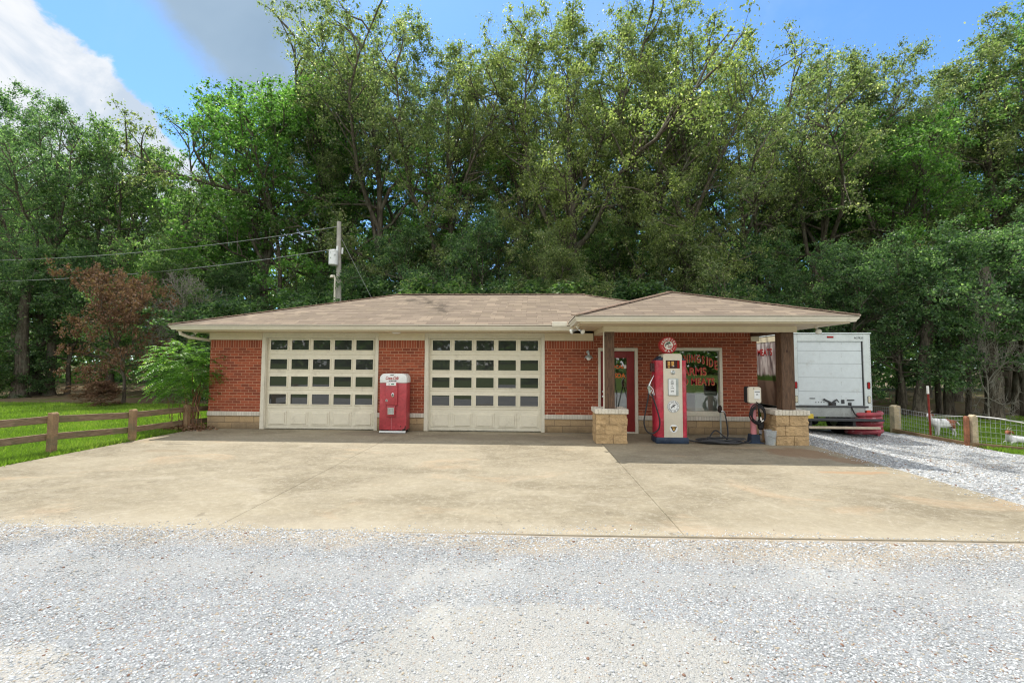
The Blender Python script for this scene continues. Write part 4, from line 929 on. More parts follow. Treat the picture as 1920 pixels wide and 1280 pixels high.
m = MB(); m.box(cx-.02, cx+.11, cy-.112, cy-.098, 1.0, 1.20); m.build('dial_plate', 'enamel_white', t, bevel=.003)
m = MB(); m.box(cx-.01, cx+.10, cy-.115, cy-.1115, 1.155, 1.17); m.merge(put(text_mb('AIR', .032, bold=.001), (cx+.04, cy-.1135, 1.10))); m.lathe([(.01, 0), (.01, -.02)], (cx-.03, cy-.1, 1.235), 10, axis='y'); m.build('dial_print', 'lettering_black', t)
m = MB()
P_ = [(cx+.02, cy-.1, .93)]
r = random.Random(3); n = 5*14
for i in range(n):
    a = i/14*2*math.pi+.6; k = i//14
    rx = .175-.008*k+.012*math.sin(i*1.7); rz = .215-.014*k+.012*math.cos(i*1.1)
    P_.append((cx+.045+rx*math.sin(a), cy-.10-.012*k, .66-.03*(k % 2)+rz*math.cos(a)))
m.tube(spline(P_, 2), .0125, 8); m.build('hose', 'rubber', t, smooth=True)
m = MB(); m.tube([(cx+.08, cy-.17, .60), (cx+.085, cy-.17, .53)], .016, 10); m.tube([(cx+.09, cy-.17, .50), (cx+.14, cy-.165, .53)], .013, 10); m.build('hose_fitting', 'letter_white', t, smooth=True)
m = MB(); m.tube([(cx+.09, cy-.05, .86), (cx+.10, cy-.05, .55)], [.012, .012], 6); m.lathe([(.03, .56), (.06, .5), (.07, .40), (.06, .33), (.03, .30)], (cx+.15, cy-.02, 0), 10); m.build('rubber_boot', 'rubber', t, smooth=True)

# bucket
t = thing('bucket', 'dented grey bucket with yellow paint between the air meter and the pier', 'bucket', (5.33, 10.1, 0))
m = MB(); m.lathe([(.105, 0), (.108, .01), (.128, .30), (.135, .305), (.133, .318), (.122, .315), (.12, .28), (.098, .02), (.001, .015)], (5.33, 10.1, 0), 28, cap=False); m.build('pail', 'bucket_grey', t, smooth=True)
m = MB(); m.tube(spline([(5.20, 10.1, .29), (5.21, 10.0, .22), (5.33, 9.955, .17), (5.45, 10.0, .22), (5.46, 10.1, .29)]), .004, 6); m.build('handle', 'chrome', t)

# hose bib with hydrant pipe, and hose on the slab
t = thing('hydrant', 'slim grey standpipe with rusty tap beside the window corner', 'standpipe', (4.62, 11.0, 0))
m = MB(); m.tube([(4.62, 11.0, 0), (4.62, 11.0, .62)], .02, 12); m.build('pipe', 'galvanised', t, smooth=True)
m = MB(); m.lathe([(.02, .60), (.045, .62), (.05, .68), (.045, .74), (.02, .78)], (4.61, 11.0, 0), 14); m.build('tap_head', 'dark_rust', t, smooth=True)
m = MB(); m.tube([(4.62, 10.98, .64), (4.69, 10.96, .63), (4.71, 10.96, .58)], .02, 10); m.build('spout', 'chrome', t, smooth=True)
t = thing('water_hose', 'black garden hose in loose coils on the slab beside the fuel pump', 'hose', (4.2, 10.1, 0))
r = random.Random(11); P_ = [(4.71, 10.96, .58), (4.72, 10.9, .40), (4.66, 10.7, .15), (4.55, 10.5, .03)]
for i in range(56):
    a = i/8*2*math.pi*.93+1; R_ = .36+.1*math.sin(i*.9)+r.uniform(-.03, .03)
    P_.append((4.25+R_*1.15*math.cos(a)+r.uniform(-.04, .04), 10.12+R_*.42*math.sin(a)+r.uniform(-.02, .02), .018+.0021*i*(.5+.5*r.random())))
m = MB(); m.tube(spline(P_, 5), .0165, 8); m.build('coil', 'rubber_grey', t, smooth=True)
m = MB(); m.tube(spline([(3.52, 10.18, .07), (3.7, 10.15, .04), (3.95, 10.1, .03), (4.2, 10.05, .03)], 6), .0165, 8); m.tube(spline([(4.5, 10.1, .03), (4.7, 10.14, .02), (4.87, 10.17, .025), (4.94, 10.2, .06)], 6), .0165, 8)
m.tube(spline([(4.0, 10.2, .04), (4.15, 10.4, .16), (4.3, 10.5, .24), (4.42, 10.42, .14), (4.5, 10.25, .03)], 6), .015, 8); m.build('loose_run', 'rubber_grey', t, smooth=True)

# ------------------------------------------------------------------ box truck
G = -.27
TY = 13.0
t = thing('box_truck', 'white box truck parked beside the building with its rear roll-up door facing forward', 'truck', (8.7, TY, G))
tx0, tx1 = 7.53, 9.72; tz0, tz1 = .50, 2.68
m = MB(); m.box(tx0+.02, tx1-.02, TY+.06, TY+4.6, tz0, tz1-.02); bx = m.build('cargo_box', 'truck_white', t, bevel=.02)
m = MB(); m.box(tx0, tx0+.15, TY, TY+.12, tz0-.02, tz1); m.box(tx1-.20, tx1, TY, TY+.12, tz0-.02, tz1); m.box(tx0+.15, tx1-.20, TY, TY+.12, 2.46, tz1); m.box(tx0-.02, tx1+.02, TY-.03, TY+4.6, tz1, tz1+.03)
fr = m.build('rear_frame', 'truck_frame', t, bevel=.01)
r = random.Random(2); m = MB()
for k in range(26): 
    zz = tz0+.1+k*.08
    for xx in (tx0+.03, tx1-.03): m.lathe([(.008, 0), (.006, -.006)], (xx, TY, zz), 8, axis='y')
m.build('rivets', 'truck_grey', fr)
m = MB(); m.box(tx0-.012, tx0+.0, TY+.0, TY+.10, 1.55, tz1); m.box(tx0-.012, tx0+.012, TY+.10, TY+4.6, 2.5, tz1-.005); m.build('trim', 'truck_cream', t)
m = MB(); m.box(tx0-.004, tx0+.018, TY+.12, TY+4.5, tz0+.02, 2.5); m.build('side_panel', 'truck_picture_sheen', t)
m = text_mb('MEATS', .30, bold=.004, xscale=1.0); m.xf(Matrix.Translation((tx0-.008, TY+1.5, 2.17)) @ Matrix.Rotation(rad(-90), 4, 'Z')); m.build('lettering', 'lettering_red', t)
m = MB(); dz = [.62, 1.02, 1.42, 1.82, 2.19, 2.46]
dx0, dx1 = tx0+.165, tx1-.235
for a, b_ in zip(dz[:-1], dz[1:]): m.box(dx0, dx1, TY+.035, TY+.065, a+.003, b_-.003)
door = m.build('roll_up_door', 'truck_white', t, bevel=.004)
m = MB(); m.box(tx0+.15, dx0, TY+.03, TY+.065, .6, 2.46); m.box(dx1, tx1-.2, TY+.03, TY+.065, .6, 2.46); m.box(dx0, dx1, TY+.055, TY+.07, .6, 2.46); m.build('door_seal', 'steel_dark', t)
m = MB()
for k in range(5):
    for xx in (dx0+.6, dx0+1.2):
        for q in range(3): m.lathe([(.007, 0), (.005, -.006)], (xx+.01*k, TY+.035, dz[k]+.12+q*.035+.08), 8, axis='y')
m.build('door_rivets', 'truck_grey', door)
lx = (dx0+dx1)/2+.03
m = MB(); m.bar((lx-.24, TY+.01, .80), (lx-.04, TY+.01, .70), .03, .045); m.bar((lx-.05, TY+.0, .68), (lx+.12, TY+.0, .80), .03, .03); m.bar((lx+.11, TY+.0, .80), (lx+.17, TY+.0, .72), .02, .02); m.box(lx-.10, lx+.10, TY+.01, TY+.035, .62, .72); m.box(lx-.62, lx-.47, TY+.02, TY+.035, .81, .83)
m.box(lx+.26, lx+.34, TY+.015, TY+.035, .68, .79); m.box(lx+.42, lx+.61, TY+.01, TY+.035, .765, .795); m.box(lx+.45, lx+.53, TY+.01, TY+.035, .63, .71)
for q in range(4): m.lathe([(.013, 0), (.013, -.01)], (lx-.45+q*.075, TY+.035, .71), 8, axis='y')
m.build('latch', 'steel_dark', door)
m = MB(); m.box(lx-.095, lx-.01, TY+.0, TY+.01, .635, .70); m.build('latch_plate', 'dark_rust', door)
m = MB(); m.tube(spline([(lx+.50, TY+.01, .66), (lx+.52, TY-.03, .52), (lx+.56, TY-.06, .40), (lx+.68, TY-.05, .30)]), [.018]*20+[.008]*5, 6); m.build('pull_strap', 'rubber', door)
def lozenge(cx, cz, w_, h_, mat, rim=True):
    m = MB(); m.prism(rrect(cx-w_, cx+w_, cz-h_, cz+h_, w_*.95), TY-.022, TY, 'y'); l = m.build('tail_light', mat, t, bevel=.006, smooth=True)
    m = MB(); m.prism(rrect(cx-w_-.012, cx+w_+.012, cz-h_-.012, cz+h_+.012, w_), TY-.008, TY+.002, 'y'); m.build('light_rim', 'steel_dark', l)
for cxx in (tx0+.075, tx1-.09): lozenge(cxx, 1.20, .033, .09, 'tail_red'); lozenge(cxx, .80, .033, .09, 'tail_clear')
m = MB(); m.box((tx0+tx1)/2-.11, (tx0+tx1)/2+.07, TY-.015, TY, 2.56, 2.61); m.build('marker_light', 'tail_red', t, bevel=.004)
m = put(text_mb('N27R25', .075, bold=.0005), (tx1-.32, TY-.003, 2.56)); m.build('number', 'lettering_black', t)
m = MB(); m.box(tx0+.05, tx1-.12, TY-.02, TY+.05, .565, .62, 1); m.box(tx0+.08, tx1-.22, TY-.005, TY+.05, .30, .565, 0); m.build('rear_sill', ['truck_grey', 'steel_dark'], t, bevel=.004)
m = MB(); m.box(tx1-.17, tx1-.06, TY-.01, TY+.06, .22, .50); m.build('corner_marker', 'orange_red', t); m = MB(); m.box(tx0+.03, tx0+.12, TY-.01, TY+.06, .4, .50); m.build('corner_marker', 'orange_red', t)
m = MB(); m.box(tx0+.1, tx1+.1, TY-.30, TY-.02, .215, .27); m.box(tx0+.3, tx0+.38, TY-.2, TY+.4, .02, .215); m.box(tx1-.7, tx1-.62, TY-.2, TY+.4, .05, .215); m.build('bumper', 'steel_dark', t, bevel=.006)
m = MB(); m.box(tx0+.5, tx0+.62, TY, TY+6, .25, .45); m.box(tx1-.62, tx1-.5, TY, TY+6, .25, .45); m.tube([(tx0+.2, TY+.85, .12), (tx1-.2, TY+.85, .12)], .05, 10); m.lathe([(.05, -.12), (.14, -.06), (.16, 0), (.14, .06), (.05, .12)], (8.6, TY+.85, .12), 14, axis='x'); m.build('chassis', 'steel_dark', t)
def wheel(xc, yc, wd):
    m = MB(); R_ = .40; zc = G+R_
    m.lathe([(.20, -wd/2), (R_-.04, -wd/2), (R_, -wd/2+.04), (R_, wd/2-.04), (R_-.04, wd/2), (.20, wd/2)], (xc, yc, zc), 32, axis='x'); w_ = m.build('wheel', 'rubber', t, smooth=True)
    m = MB(); m.lathe([(.05, -wd/2-.004), (.19, -wd/2-.004), (.2, 0), (.19, wd/2+.004), (.05, wd/2+.004)], (xc, yc, zc), 24, axis='x'); m.build('rim', 'aluminium', w_, smooth=True)
for xc in (tx0+.16, tx0+.42, tx1-.42, tx1-.16): wheel(xc, TY+.85, .23)
for xc in (tx0+.25, tx1-.25): wheel(xc, TY+5.1, .23)
m = MB(); m.prism([(TY+4.62, .25), (TY+6.9, .25), (TY+6.95, .95), (TY+6.2, 1.15), (TY+5.75, 2.0), (TY+4.62, 2.1)], tx0+.12, tx1-.12, 'x'); m.build('cab', 'truck_white', t, bevel=.04, seg=2, smooth=True)
m = MB(); m.prism([(TY+4.9, 1.2), (TY+6.0, 1.2), (TY+5.66, 1.9), (TY+4.9, 1.95)], tx0+.11, tx0+.118, 'x'); m.prism([(TY+4.9, 1.2), (TY+6.0, 1.2), (TY+5.66, 1.9), (TY+4.9, 1.95)], tx1-.118, tx1-.11, 'x'); m.build('cab_window', 'glass_dark', t)

# timber and suction hose by the truck
m = MB(); m.box(7.7, 9.62, TY-.40, TY-.30, .015, .075); m.box(7.83, 7.91, TY-.3, TY-.2, .02, .06); m.box(9.02, 9.10, TY-.3, TY-.2, .02, .06); m.build('step_board', 'wood_plank', t, bevel=.004)
t = thing('yellow_board', 'short yellow board on the truck bumper behind the stone pier', 'board', (7.75, TY-.2, .28))
m = MB(); m.box(7.55, 7.93, TY-.24, TY-.1, .272, .40); m.build('plank', 'yellow_paint', t, bevel=.006)
t = thing('suction_hose', 'thick faded red hose coiled in a stack behind the truck corner', 'hose', (9.8, TY-.15, G))
m = MB(); P_ = []
for i in range(5*16+1):
    a = i/16*2*math.pi; k = i/16
    P_.append((9.62+.42*math.cos(a)*(1+.05*math.sin(k*3)), TY+.22+.30*math.sin(a), G+.07+.122*k))
m.tube(P_, .064, 12); m.build('coil', 'hose_red', t, smooth=True)

# ------------------------------------------------------------------ left rail fence
t = thing('rail_fence', 'weathered wooden two-rail fence along the lawn left of the concrete', 'fence', (-9.2, 9, 0))
fp = [(-9.55, 5.9), (-9.16, 8.05), (-8.98, 9.55), (-9.02, 11.15), (-8.86, 12.2)]
tops = [.80, .79, .70, .66, .62]
for (x, y), z in zip(fp, tops):
    m = MB(); m.prism([(x-.055, -.06), (x+.055, -.06), (x+.055, z-.03), (x+.02, z), (x-.055, z-.01)], y-.06, y+.06); m.build('post', 'wood_post', t, bevel=.008)
for (a, b), (za, zb) in zip(zip(fp[:-1], fp[1:]), zip(tops[:-1], tops[1:])):
    for (q, hh) in ((-.14, .135), (-.47, .13)):
        d = Vector((b[0]-a[0], b[1]-a[1])).normalized()*.0
        m = MB(); m.bar((a[0]-.085+d.x, a[1], za+q), (b[0]-.085-d.x, b[1], zb+q), .04, hh); m.build('rail', 'timber_rail', t, bevel=.006)

# ------------------------------------------------------------------ right wire fence
t = thing('wire_fence', 'woven wire fence on stout wooden posts enclosing the goat pasture', 'fence', (11.3, 13, G))
A = Vector((11.36, 14.3)); Bp = Vector((11.28, 11.85)); Cc_ = Vector((13.6, 9.6)); D0 = Vector((11.45, 18.0))
def post(x, y, w_, h_, mat, lab=None):
    m = MB(); m.prism([(x-w_, G-.05), (x+w_, G-.05), (x+w_, G+h_-.03), (x-w_*.2, G+h_), (x-w_, G+h_-.05)], y-w_, y+w_); o = m.build('post', mat, t, bevel=.01)
    if lab: o['label'] = lab
post(A.x, A.y, .10, .82, 'wood_pale'); post(Bp.x+.05, Bp.y, .07, .80, 'wood_pale'); post(Bp.x-.085, Bp.y+.03, .045, .76, 'firewood', 'split reddish timber post'); post(D0.x, D0.y, .08, .8, 'wood_post'); post(Cc_.x, Cc_.y, .085, .8, 'wood_pale')
m = MB()
def mesh_run(p, q, h0, h1):
    L = (q-p).length; n = int(L/.085)
    zs = [0, .08, .17, .27, .38, .5, 1.0] if False else [.02, .12, .22, .33, .44, .55, .65]
    for k, z in enumerate(zs):
        pts = []
        for i in range(9):
            s_ = i/8; c = p.lerp(q, s_); sag = -.05*math.sin(math.pi*s_)*(z/.65)
            pts.append((c.x, c.y, G+(h0+(h1-h0)*s_)*z/.65+sag))
        m.tube(pts, .0042 if k < 6 else .006, 4, cap=False)
    for i in range(n):
        s_ = i/n; c = p.lerp(q, s_); sag = -.05*math.sin(math.pi*s_)
        m.tube([(c.x, c.y, G+.02), (c.x, c.y, G+h0+(h1-h0)*s_+sag)], .0028, 4, cap=False)
mesh_run(A, Bp, .74, .74); mesh_run(Bp, Cc_, .76, .70); mesh_run(D0, A, .74, .74)
m.build('wire_mesh', 'wire', t)
m = MB(); m.bar((A.x-.08, A.y, G+.03), (Bp.x-.08, Bp.y, G+.03), .05, .12); m.bar((Bp.x-.05, Bp.y, G+.03), (Cc_.x-.05, Cc_.y-.05, G+.03), .05, .12); m.build('kick_board', 'wood_post', t, bevel=.005)
m = MB(); m.tube(spline([(Bp.x, Bp.y, G+.76), (Bp.x+.35, Bp.y-.32, G+.74), (Bp.x+1.0, Bp.y-1.0, G+.60), (Cc_.x, Cc_.y, G+.5)]), .011, 6); m.tube(spline([(Bp.x+.35, Bp.y-.32, G+.73), (Bp.x+.9, Bp.y-.85, G+.58), (Bp.x+1.7, Bp.y-1.7, G+.2)]), .009, 6); m.tube(spline([(Bp.x-.1, Bp.y+.1, G+.74), (Bp.x, Bp.y+.7, G+.66), (Bp.x+.03, Bp.y+1.3, G+.60)]), .008, 6); m.build('loose_cable', 'letter_white', t, smooth=True)
t = thing('marker_stake', 'thin rusty red metal stake with a white tip at the wire fence', 'stake', (11.33, 12.98, G))
m = MB(); m.bar((11.27, 13.0, G), (11.25, 13.0, .98), .034, .025); m.bar((11.27, 12.985, G), (11.25, 12.985, .98), .012, .035); m.build('shaft', 'tpost_red', t); m = MB(); m.bar((11.25, 13.0, .98), (11.245, 13.0, 1.20), .042, .04); m.build('tip', 'letter_white', t)
for k, (x, y, a, lab) in enumerate(((12.0, 10.95, 20, 'split reddish firewood log at the wire fence foot, leftmost of the heap'), (12.22, 10.8, 60, 'split reddish firewood log in the middle of the heap by the wire fence'), (12.5, 10.6, -10, 'split reddish firewood log at the right frame edge by the wire fence'))):
    t = thing('firewood_log', lab, 'log', (x, y, gzf(x, y)), 'firewood logs by the fence')
    m = MB(); q = rad(a); d = Vector((math.cos(q), math.sin(q), .12))*.2; z = gzf(x, y)+.08
    m.tube([(x-d.x, y-d.y, z-d.z*.3), (x, y, z), (x+d.x, y+d.y, z+d.z)], [.075, .085, .07], 6); m.build('wood', 'firewood', t, bevel=.006)

# ------------------------------------------------------------------ utility pole and wires
PX, PY = -9.55, 21.0
t = thing('utility_pole', 'grey wooden utility pole with transformer behind the roof', 'utility pole', (PX, PY, 0))
m = MB(); m.tube([(PX+.12, PY, 0), (PX+.05, PY, 4.5), (PX-.04, PY, 8.78)], [.145, .13, .10], 14); m.build('shaft', 'pole_grey', t, smooth=True)
m = MB(); m.lathe([(.19, 6.52), (.215, 6.55), (.215, 7.18), (.225, 7.19), (.225, 7.23), (.17, 7.27), (.02, 7.29)], (PX-.12, PY-.33, 0), 24); tr = m.build('transformer', 'enamel_white', t, smooth=True)
m = MB(); m.lathe([(.03, 0), (.03, -.05)], (PX+.03, PY-.5, 7.0), 10, axis='y'); m.lathe([(.02, 0), (.02, -.04)], (PX-.16, PY-.54, 7.1), 10, axis='y'); m.lathe([(.02, 0), (.02, -.04)], (PX-.16, PY-.54, 6.85), 10, axis='y'); m.build('bushing', 'galvanised', tr)
m = MB(); m.tube([(PX+.0, PY-.2, 7.25), (PX+.01, PY-.2, 7.5)], .05, 10); m.tube([(PX+.18, PY-.05, 7.15), (PX+.2, PY-.05, 7.45)], .045, 10); m.build('insulator', 'enamel_white', t, smooth=True)
m = MB(); m.tube([(PX-.03, PY-.22, 0), (PX-.06, PY-.22, 5.9), (PX-.10, PY-.24, 6.03), (PX-.22, PY-.28, 5.98)], .05, 10); m.lathe([(.09, 5.92), (.10, 5.98), (.05, 6.06), (.001, 6.08)], (PX-.2, PY-.27, 0), 12, cap=False); m.build('conduit', 'gutter_white', t, smooth=True)
def wire(p, q, sag, r, name, lab, mat='wire_dark'):
    pts = [Vector(p).lerp(Vector(q), i/24)+Vector((0, 0, -sag*4*(i/24)*(1-i/24))) for i in range(25)]
    m = MB(); m.tube(pts, r, 6); o = m.build(name, mat); return tag(o, lab, 'wire')
wire((PX-.1, PY-.1, 8.5), (-40.0, 20.0, 7.2), 1.0, .014, 'overhead_wire', 'upper overhead wire running left from the pole top')
wire((PX-.1, PY-.1, 7.4), (-40.0, 20.0, 6.1), .95, .015, 'overhead_wire', 'lower overhead wire running left from the pole transformer')
wire((PX+.1, PY, 7.95), (-6.2, PY, 2.0), .06, .009, 'guy_wire', 'slanting guy wire from the pole down to the roof ridge')

# ------------------------------------------------------------------ trees
def perp(d, r):
    a = r.normal(size=3); a -= d*a.dot(d); return a/np.linalg.norm(a)
def gen_tree(seed, H, Rr, base=.15, nl=24, leafL=.125, per=75, droop=.15, top=.95, wob=.35, r0=None, sub=6, tw=4, spread=.43, leaves=True, lean=(0, 0), fork=0):
    """trunk+limbs mesh and crown leaf arrays"""
    r = np.random.default_rng(seed); tb = MB(); clumps = []
    r0 = r0 or H*.0135
    tp = []; n = 12; off = np.zeros(2)
    for i in range(n+1):
        s_ = i/n; off = off+r.normal(0, wob/n*1.6, 2); tp.append(np.array([off[0]+lean[0]*s_*s_, off[1]+lean[1]*s_*s_, H*.86*s_]))
    def at(path, s_):
        k = s_*(len(path)-1); i = min(int(k), len(path)-2); f = k-i; return path[i]*(1-f)+path[i+1]*f
    tr = [r0*(1.25 if i == 0 else 1)*(1-.93*(i/n)**.9)+.01 for i in range(n+1)]
    tb.tube(tp, tr, 10)
    def branch(p, d, L, rr, segs, up):
        pts = [p]; dd = d/np.linalg.norm(d)
        for i in range(segs):
            dd = dd+r.normal(0, .20, 3)+np.array([0, 0, up]); dd /= np.linalg.norm(dd); pts.append(pts[-1]+dd*L/segs)
        return pts, dd
    ga = r.uniform(0, 6.28)
    nlead = 6 if H > 10 else 3
    for i in range(nl+nlead):
        lead = i >= nl
        q = ((i+.5)/nl) if not lead else .15+.4*(i-nl)/nlead; q = q+r.normal(0, .02); hs = base+(.98-base)*q
        p = at(tp, min(.995, hs)); ga += 2.4+r.normal(0, .35)
        prof = math.sin(math.pi*min(1, max(0.02, (q*.72+.18))))**.7
        L = Rr*prof*r.uniform(.72, 1.22)
        if lead: L = H*(.94-hs)*r.uniform(.8, 1.02)
        elv = rad((8+48*q if not lead else 62)+r.normal(0, 9)); d = np.array([math.cos(ga)*math.cos(elv), math.sin(ga)*math.cos(elv), math.sin(elv)])
        rb = max(.025, tr[min(n, int(hs*n))]*(.5 if not lead else .72))
        pts, dd = branch(p, d, L, rb, 6, .05-.06*(1-q))
        tb.tube(pts, [rb*(1-.82*k/6) for k in range(7)], 6, cap=False)
        ns_ = sub if not lead else sub*2+3
        clumps += [(pts[-1]+r.normal(0, .22, 3), 1.0) for _ in range(3)]
        if lead: Lk = Rr*1.3
        else: Lk = L
        for j in range(ns_):
            s_ = .25+.75*(j+r.random())/ns_; pp = at(pts, min(1, s_)); bd = pts[-1]-pts[0]; bd = bd/np.linalg.norm(bd)
            d2 = bd*.75+perp(bd, r)*.85+np.array([0, 0, .12]); L2 = Lk*r.uniform(.26, .46)*(1.15-.4*s_)+.25
            p2, _ = branch(pp, d2, L2, rb*.4, 4, .02)
            tb.tube(p2, [max(.008, rb*.38*(1-.75*k/4)) for k in range(5)], 4, cap=False)
            clumps.append((p2[-1], .9))
            for k in range(tw):
                s3 = .35+.65*(k+r.random())/tw; p3 = at(p2, min(1, s3)); b3 = p2[-1]-p2[0]; b3 /= np.linalg.norm(b3)
                d3 = b3*.6+perp(b3, r)*.9; e = p3+d3/np.linalg.norm(d3)*r.uniform(.25, .6)*(.6+L2*.35)
                tb.tube([p3, (p3+e)/2+r.normal(0, .03, 3), e], [.011, .008, .004], 3, cap=False)
                clumps.append((e, r.uniform(.75, 1.25)))
    if not leaves: return tb, None
    C = np.array([c[0] for c in clumps]); K = np.array([c[1] for c in clumps])
    ncl = len(C); sz = spread*K
    cnt = np.maximum(6, (per*K**2*r.uniform(.5, 1.4, ncl))).astype(int)
    ci = np.repeat(np.arange(ncl), cnt); N_ = len(ci)
    dirs = r.normal(size=(N_, 3)); dirs /= np.linalg.norm(dirs, axis=1)[:, None]
    rad_ = np.abs(r.normal(0, .62, N_)).clip(0, 1.8)[:, None]
    pos = C[ci]+dirs*rad_*sz[ci][:, None]*np.array([1.05, 1.05, .72])
    pos[:, 2] -= droop*r.random(N_)*sz[ci]
    nrm = r.normal(size=(N_, 3))*.8+np.array([0, 0, .4])+dirs*.4; nrm /= np.linalg.norm(nrm, axis=1)[:, None]
    tg = r.normal(size=(N_, 3))+np.array([0, 0, -.5])+dirs*.8; tg -= nrm*(tg*nrm).sum(1)[:, None]; tg /= np.linalg.norm(tg, axis=1)[:, None]
    bt = np.cross(nrm, tg)
    ll = (leafL*r.uniform(.55, 1.15, N_))[:, None]; ww = ll*r.uniform(.24, .36, N_)[:, None]
    v = np.stack([pos-tg*ll*.5, pos+bt*ww+nrm*ww*.25, pos+tg*ll*.5, pos-bt*ww+nrm*ww*.25], 1).reshape(-1, 3)
    f = np.arange(N_*4).reshape(-1, 4)
    tone = (.42+r.normal(0, .25, N_)+(r.random(ncl)-.5)[ci]*.45).clip(0, 1)
    return tb, (v, f, np.repeat(tone, 4))

PROTO = {}
def proto(key, seed, leaf, **kw):
    tb, lv = gen_tree(seed, **kw)
    me_t = tb.build('trunk', 'bark', smooth=True, angle=80); tm = me_t.data; bpy.data.objects.remove(me_t)
    cm = None
    if lv is not None:
        o = np_obj('crown', lv[0], lv[1], leaf, tone=lv[2]); cm = o.data; bpy.data.objects.remove(o)
    PROTO[key] = (tm, cm, (float(np.percentile(lv[0][:, 2], 99.6)) if lv is not None else kw['H']))
proto('a', 11, 'leaf_olive', H=20, Rr=4.4, base=.17, nl=24, per=62, lean=(.8, 0))
proto('b', 22, 'leaf_olive', H=20, Rr=4.0, base=.10, nl=26, per=58)
proto('c', 33, 'leaf_olive', H=20, Rr=4.9, base=.24, nl=20, per=62, wob=.7, sub=7, lean=(-1.2, .3))
proto('d', 44, 'leaf_mid', H=17, Rr=4.6, base=.14, nl=24, per=56, wob=.5, leafL=.148)
proto('e', 55, 'leaf_dark', H=12, Rr=4.2, base=.10, nl=22, per=46, leafL=.15)
proto('f', 59, 'leaf_dark', H=10, Rr=4.2, base=.26, nl=20, per=46, leafL=.15)
proto('s', 66, 'leaf_dark', H=5.5, Rr=2.6, base=.05, nl=20, per=48, leafL=.16, sub=5, tw=3, r0=.07, spread=.36)
proto('dead', 77, 'leaf_dead', H=6.5, Rr=3.0, base=.26, nl=18, per=34, leafL=.13, sub=5, tw=3, r0=.09, droop=.9, lean=(-1.5, 0), spread=.30)
proto('bare', 88, None, H=6.0, Rr=2.0, base=.06, nl=26, sub=7, tw=6, leaves=False, r0=.05)
def tree(key, x, y, h, leaf, label, name='oak_tree', rot=None, wide=1.0, group=None, cat='tree', bark=None):
    tm, cm, H = PROTO[key]
    t = thing(name, label, cat, (x, y, gzf(x, y)-.08), group); s_ = h/H
    t.scale = (s_*wide, s_*wide, s_); t.rotation_euler = (0, 0, rot if rot is not None else random.uniform(0, 6.28))
    a = bpy.data.objects.new('trunk', tm); COL.objects.link(a); a.parent = t
    if bark: a.material_slots[0].link = 'OBJECT'; a.material_slots[0].material = MATS[bark]
    if cm:
        c = bpy.data.objects.new('crown', cm); COL.objects.link(c); c.parent = t
        c.material_slots[0].link = 'OBJECT'; c.material_slots[0].material = MATS[leaf]
    return t
def PXY(px, Yd): return Yd*math.tan(math.atan((px-960)/820)-rad(2.58))
# pixel column and crown-top row in the photograph, distance, prototype, leaf, width factor, label
FRONT = [
 (-90, 90, 25, 'a', 'leaf_dark', 1.05, 'dark tall tree cut by the left edge of the frame'),
 (75, 135, 22.5, 'a', 'leaf_dark', .95, 'dark grey-green oak at the far left under the big white cloud'),
 (205, 215, 24, 'd', 'leaf_mid', .9, 'mid green tree between the far left oak and the sky gap'),
 (500, 165, 27, 'd', 'leaf_bright', 1.05, 'bright green spreading tree with a black trunk left of the utility pole'),
 (600, 60, 29.5, 'b', 'leaf_olive', .9, 'olive oak rising just behind the utility pole'),
 (715, -10, 27.5, 'c', 'leaf_olive', 1.0, 'tallest open-crowned oak right of the utility pole'),
 (850, 35, 26, 'a', 'leaf_olive', .95, 'olive oak left of the narrow sky gap above the roof middle'),
 (985, 60, 27, 'c', 'leaf_yellow', .8, 'yellow-green tree standing at the narrow sky gap above the roof'),
 (1070, 0, 24, 'b', 'leaf_yellow', 1.0, 'tall yellowish oak above the junction of the two roofs'),
 (1190, 20, 26, 'a', 'leaf_olive', 1.0, 'tall olive oak directly behind the porch roof peak'),
 (1300, 55, 23.5, 'c', 'leaf_yellow', .95, 'pale yellow-green oak behind the right half of the porch roof'),
 (1400, 115, 26, 'b', 'leaf_olive', .9, 'olive oak above the porch roof right slope'),
 (1535, 95, 25.5, 'a', 'leaf_olive', 1.0, 'broad olive oak above the box truck'),
 (1625, 130, 27, 'c', 'leaf_olive', .9, 'leaning olive oak right of the box truck'),
 (1690, 215, 24.5, 'd', 'leaf_bright', .95, 'fresh bright green maple standing in front of the right-hand oaks'),
 (1790, 115, 27, 'a', 'leaf_olive', .95, 'olive oak over the standing goat'),
 (1895, 60, 25, 'a', 'leaf_olive', 1.0, 'tall olive oak at the upper right corner of the frame'),
 (2040, 0, 25, 'c', 'leaf_mid', 1.1, 'oak cut off by the right edge of the frame')]
random.seed(21)
rots = [0.3, 2.2, 1.0, 3.3, 4.0, .2, 2.6, 1.4, 5.2, 3.9, .9, 4.4, 5.6, 1.8, 2.9, .1, 3.4, 1.2]
for (px, ty, Yd, key, leaf, wd, lab), ro in zip(FRONT, rots):
    tree(key, PXY(px, Yd), Yd, 1.75+(683-ty)/820*Yd*1.0, leaf, lab, rot=ro, wide=wd*.94, group='tall trees of the wood edge', name='maple_tree' if 'maple' in lab else 'oak_tree')
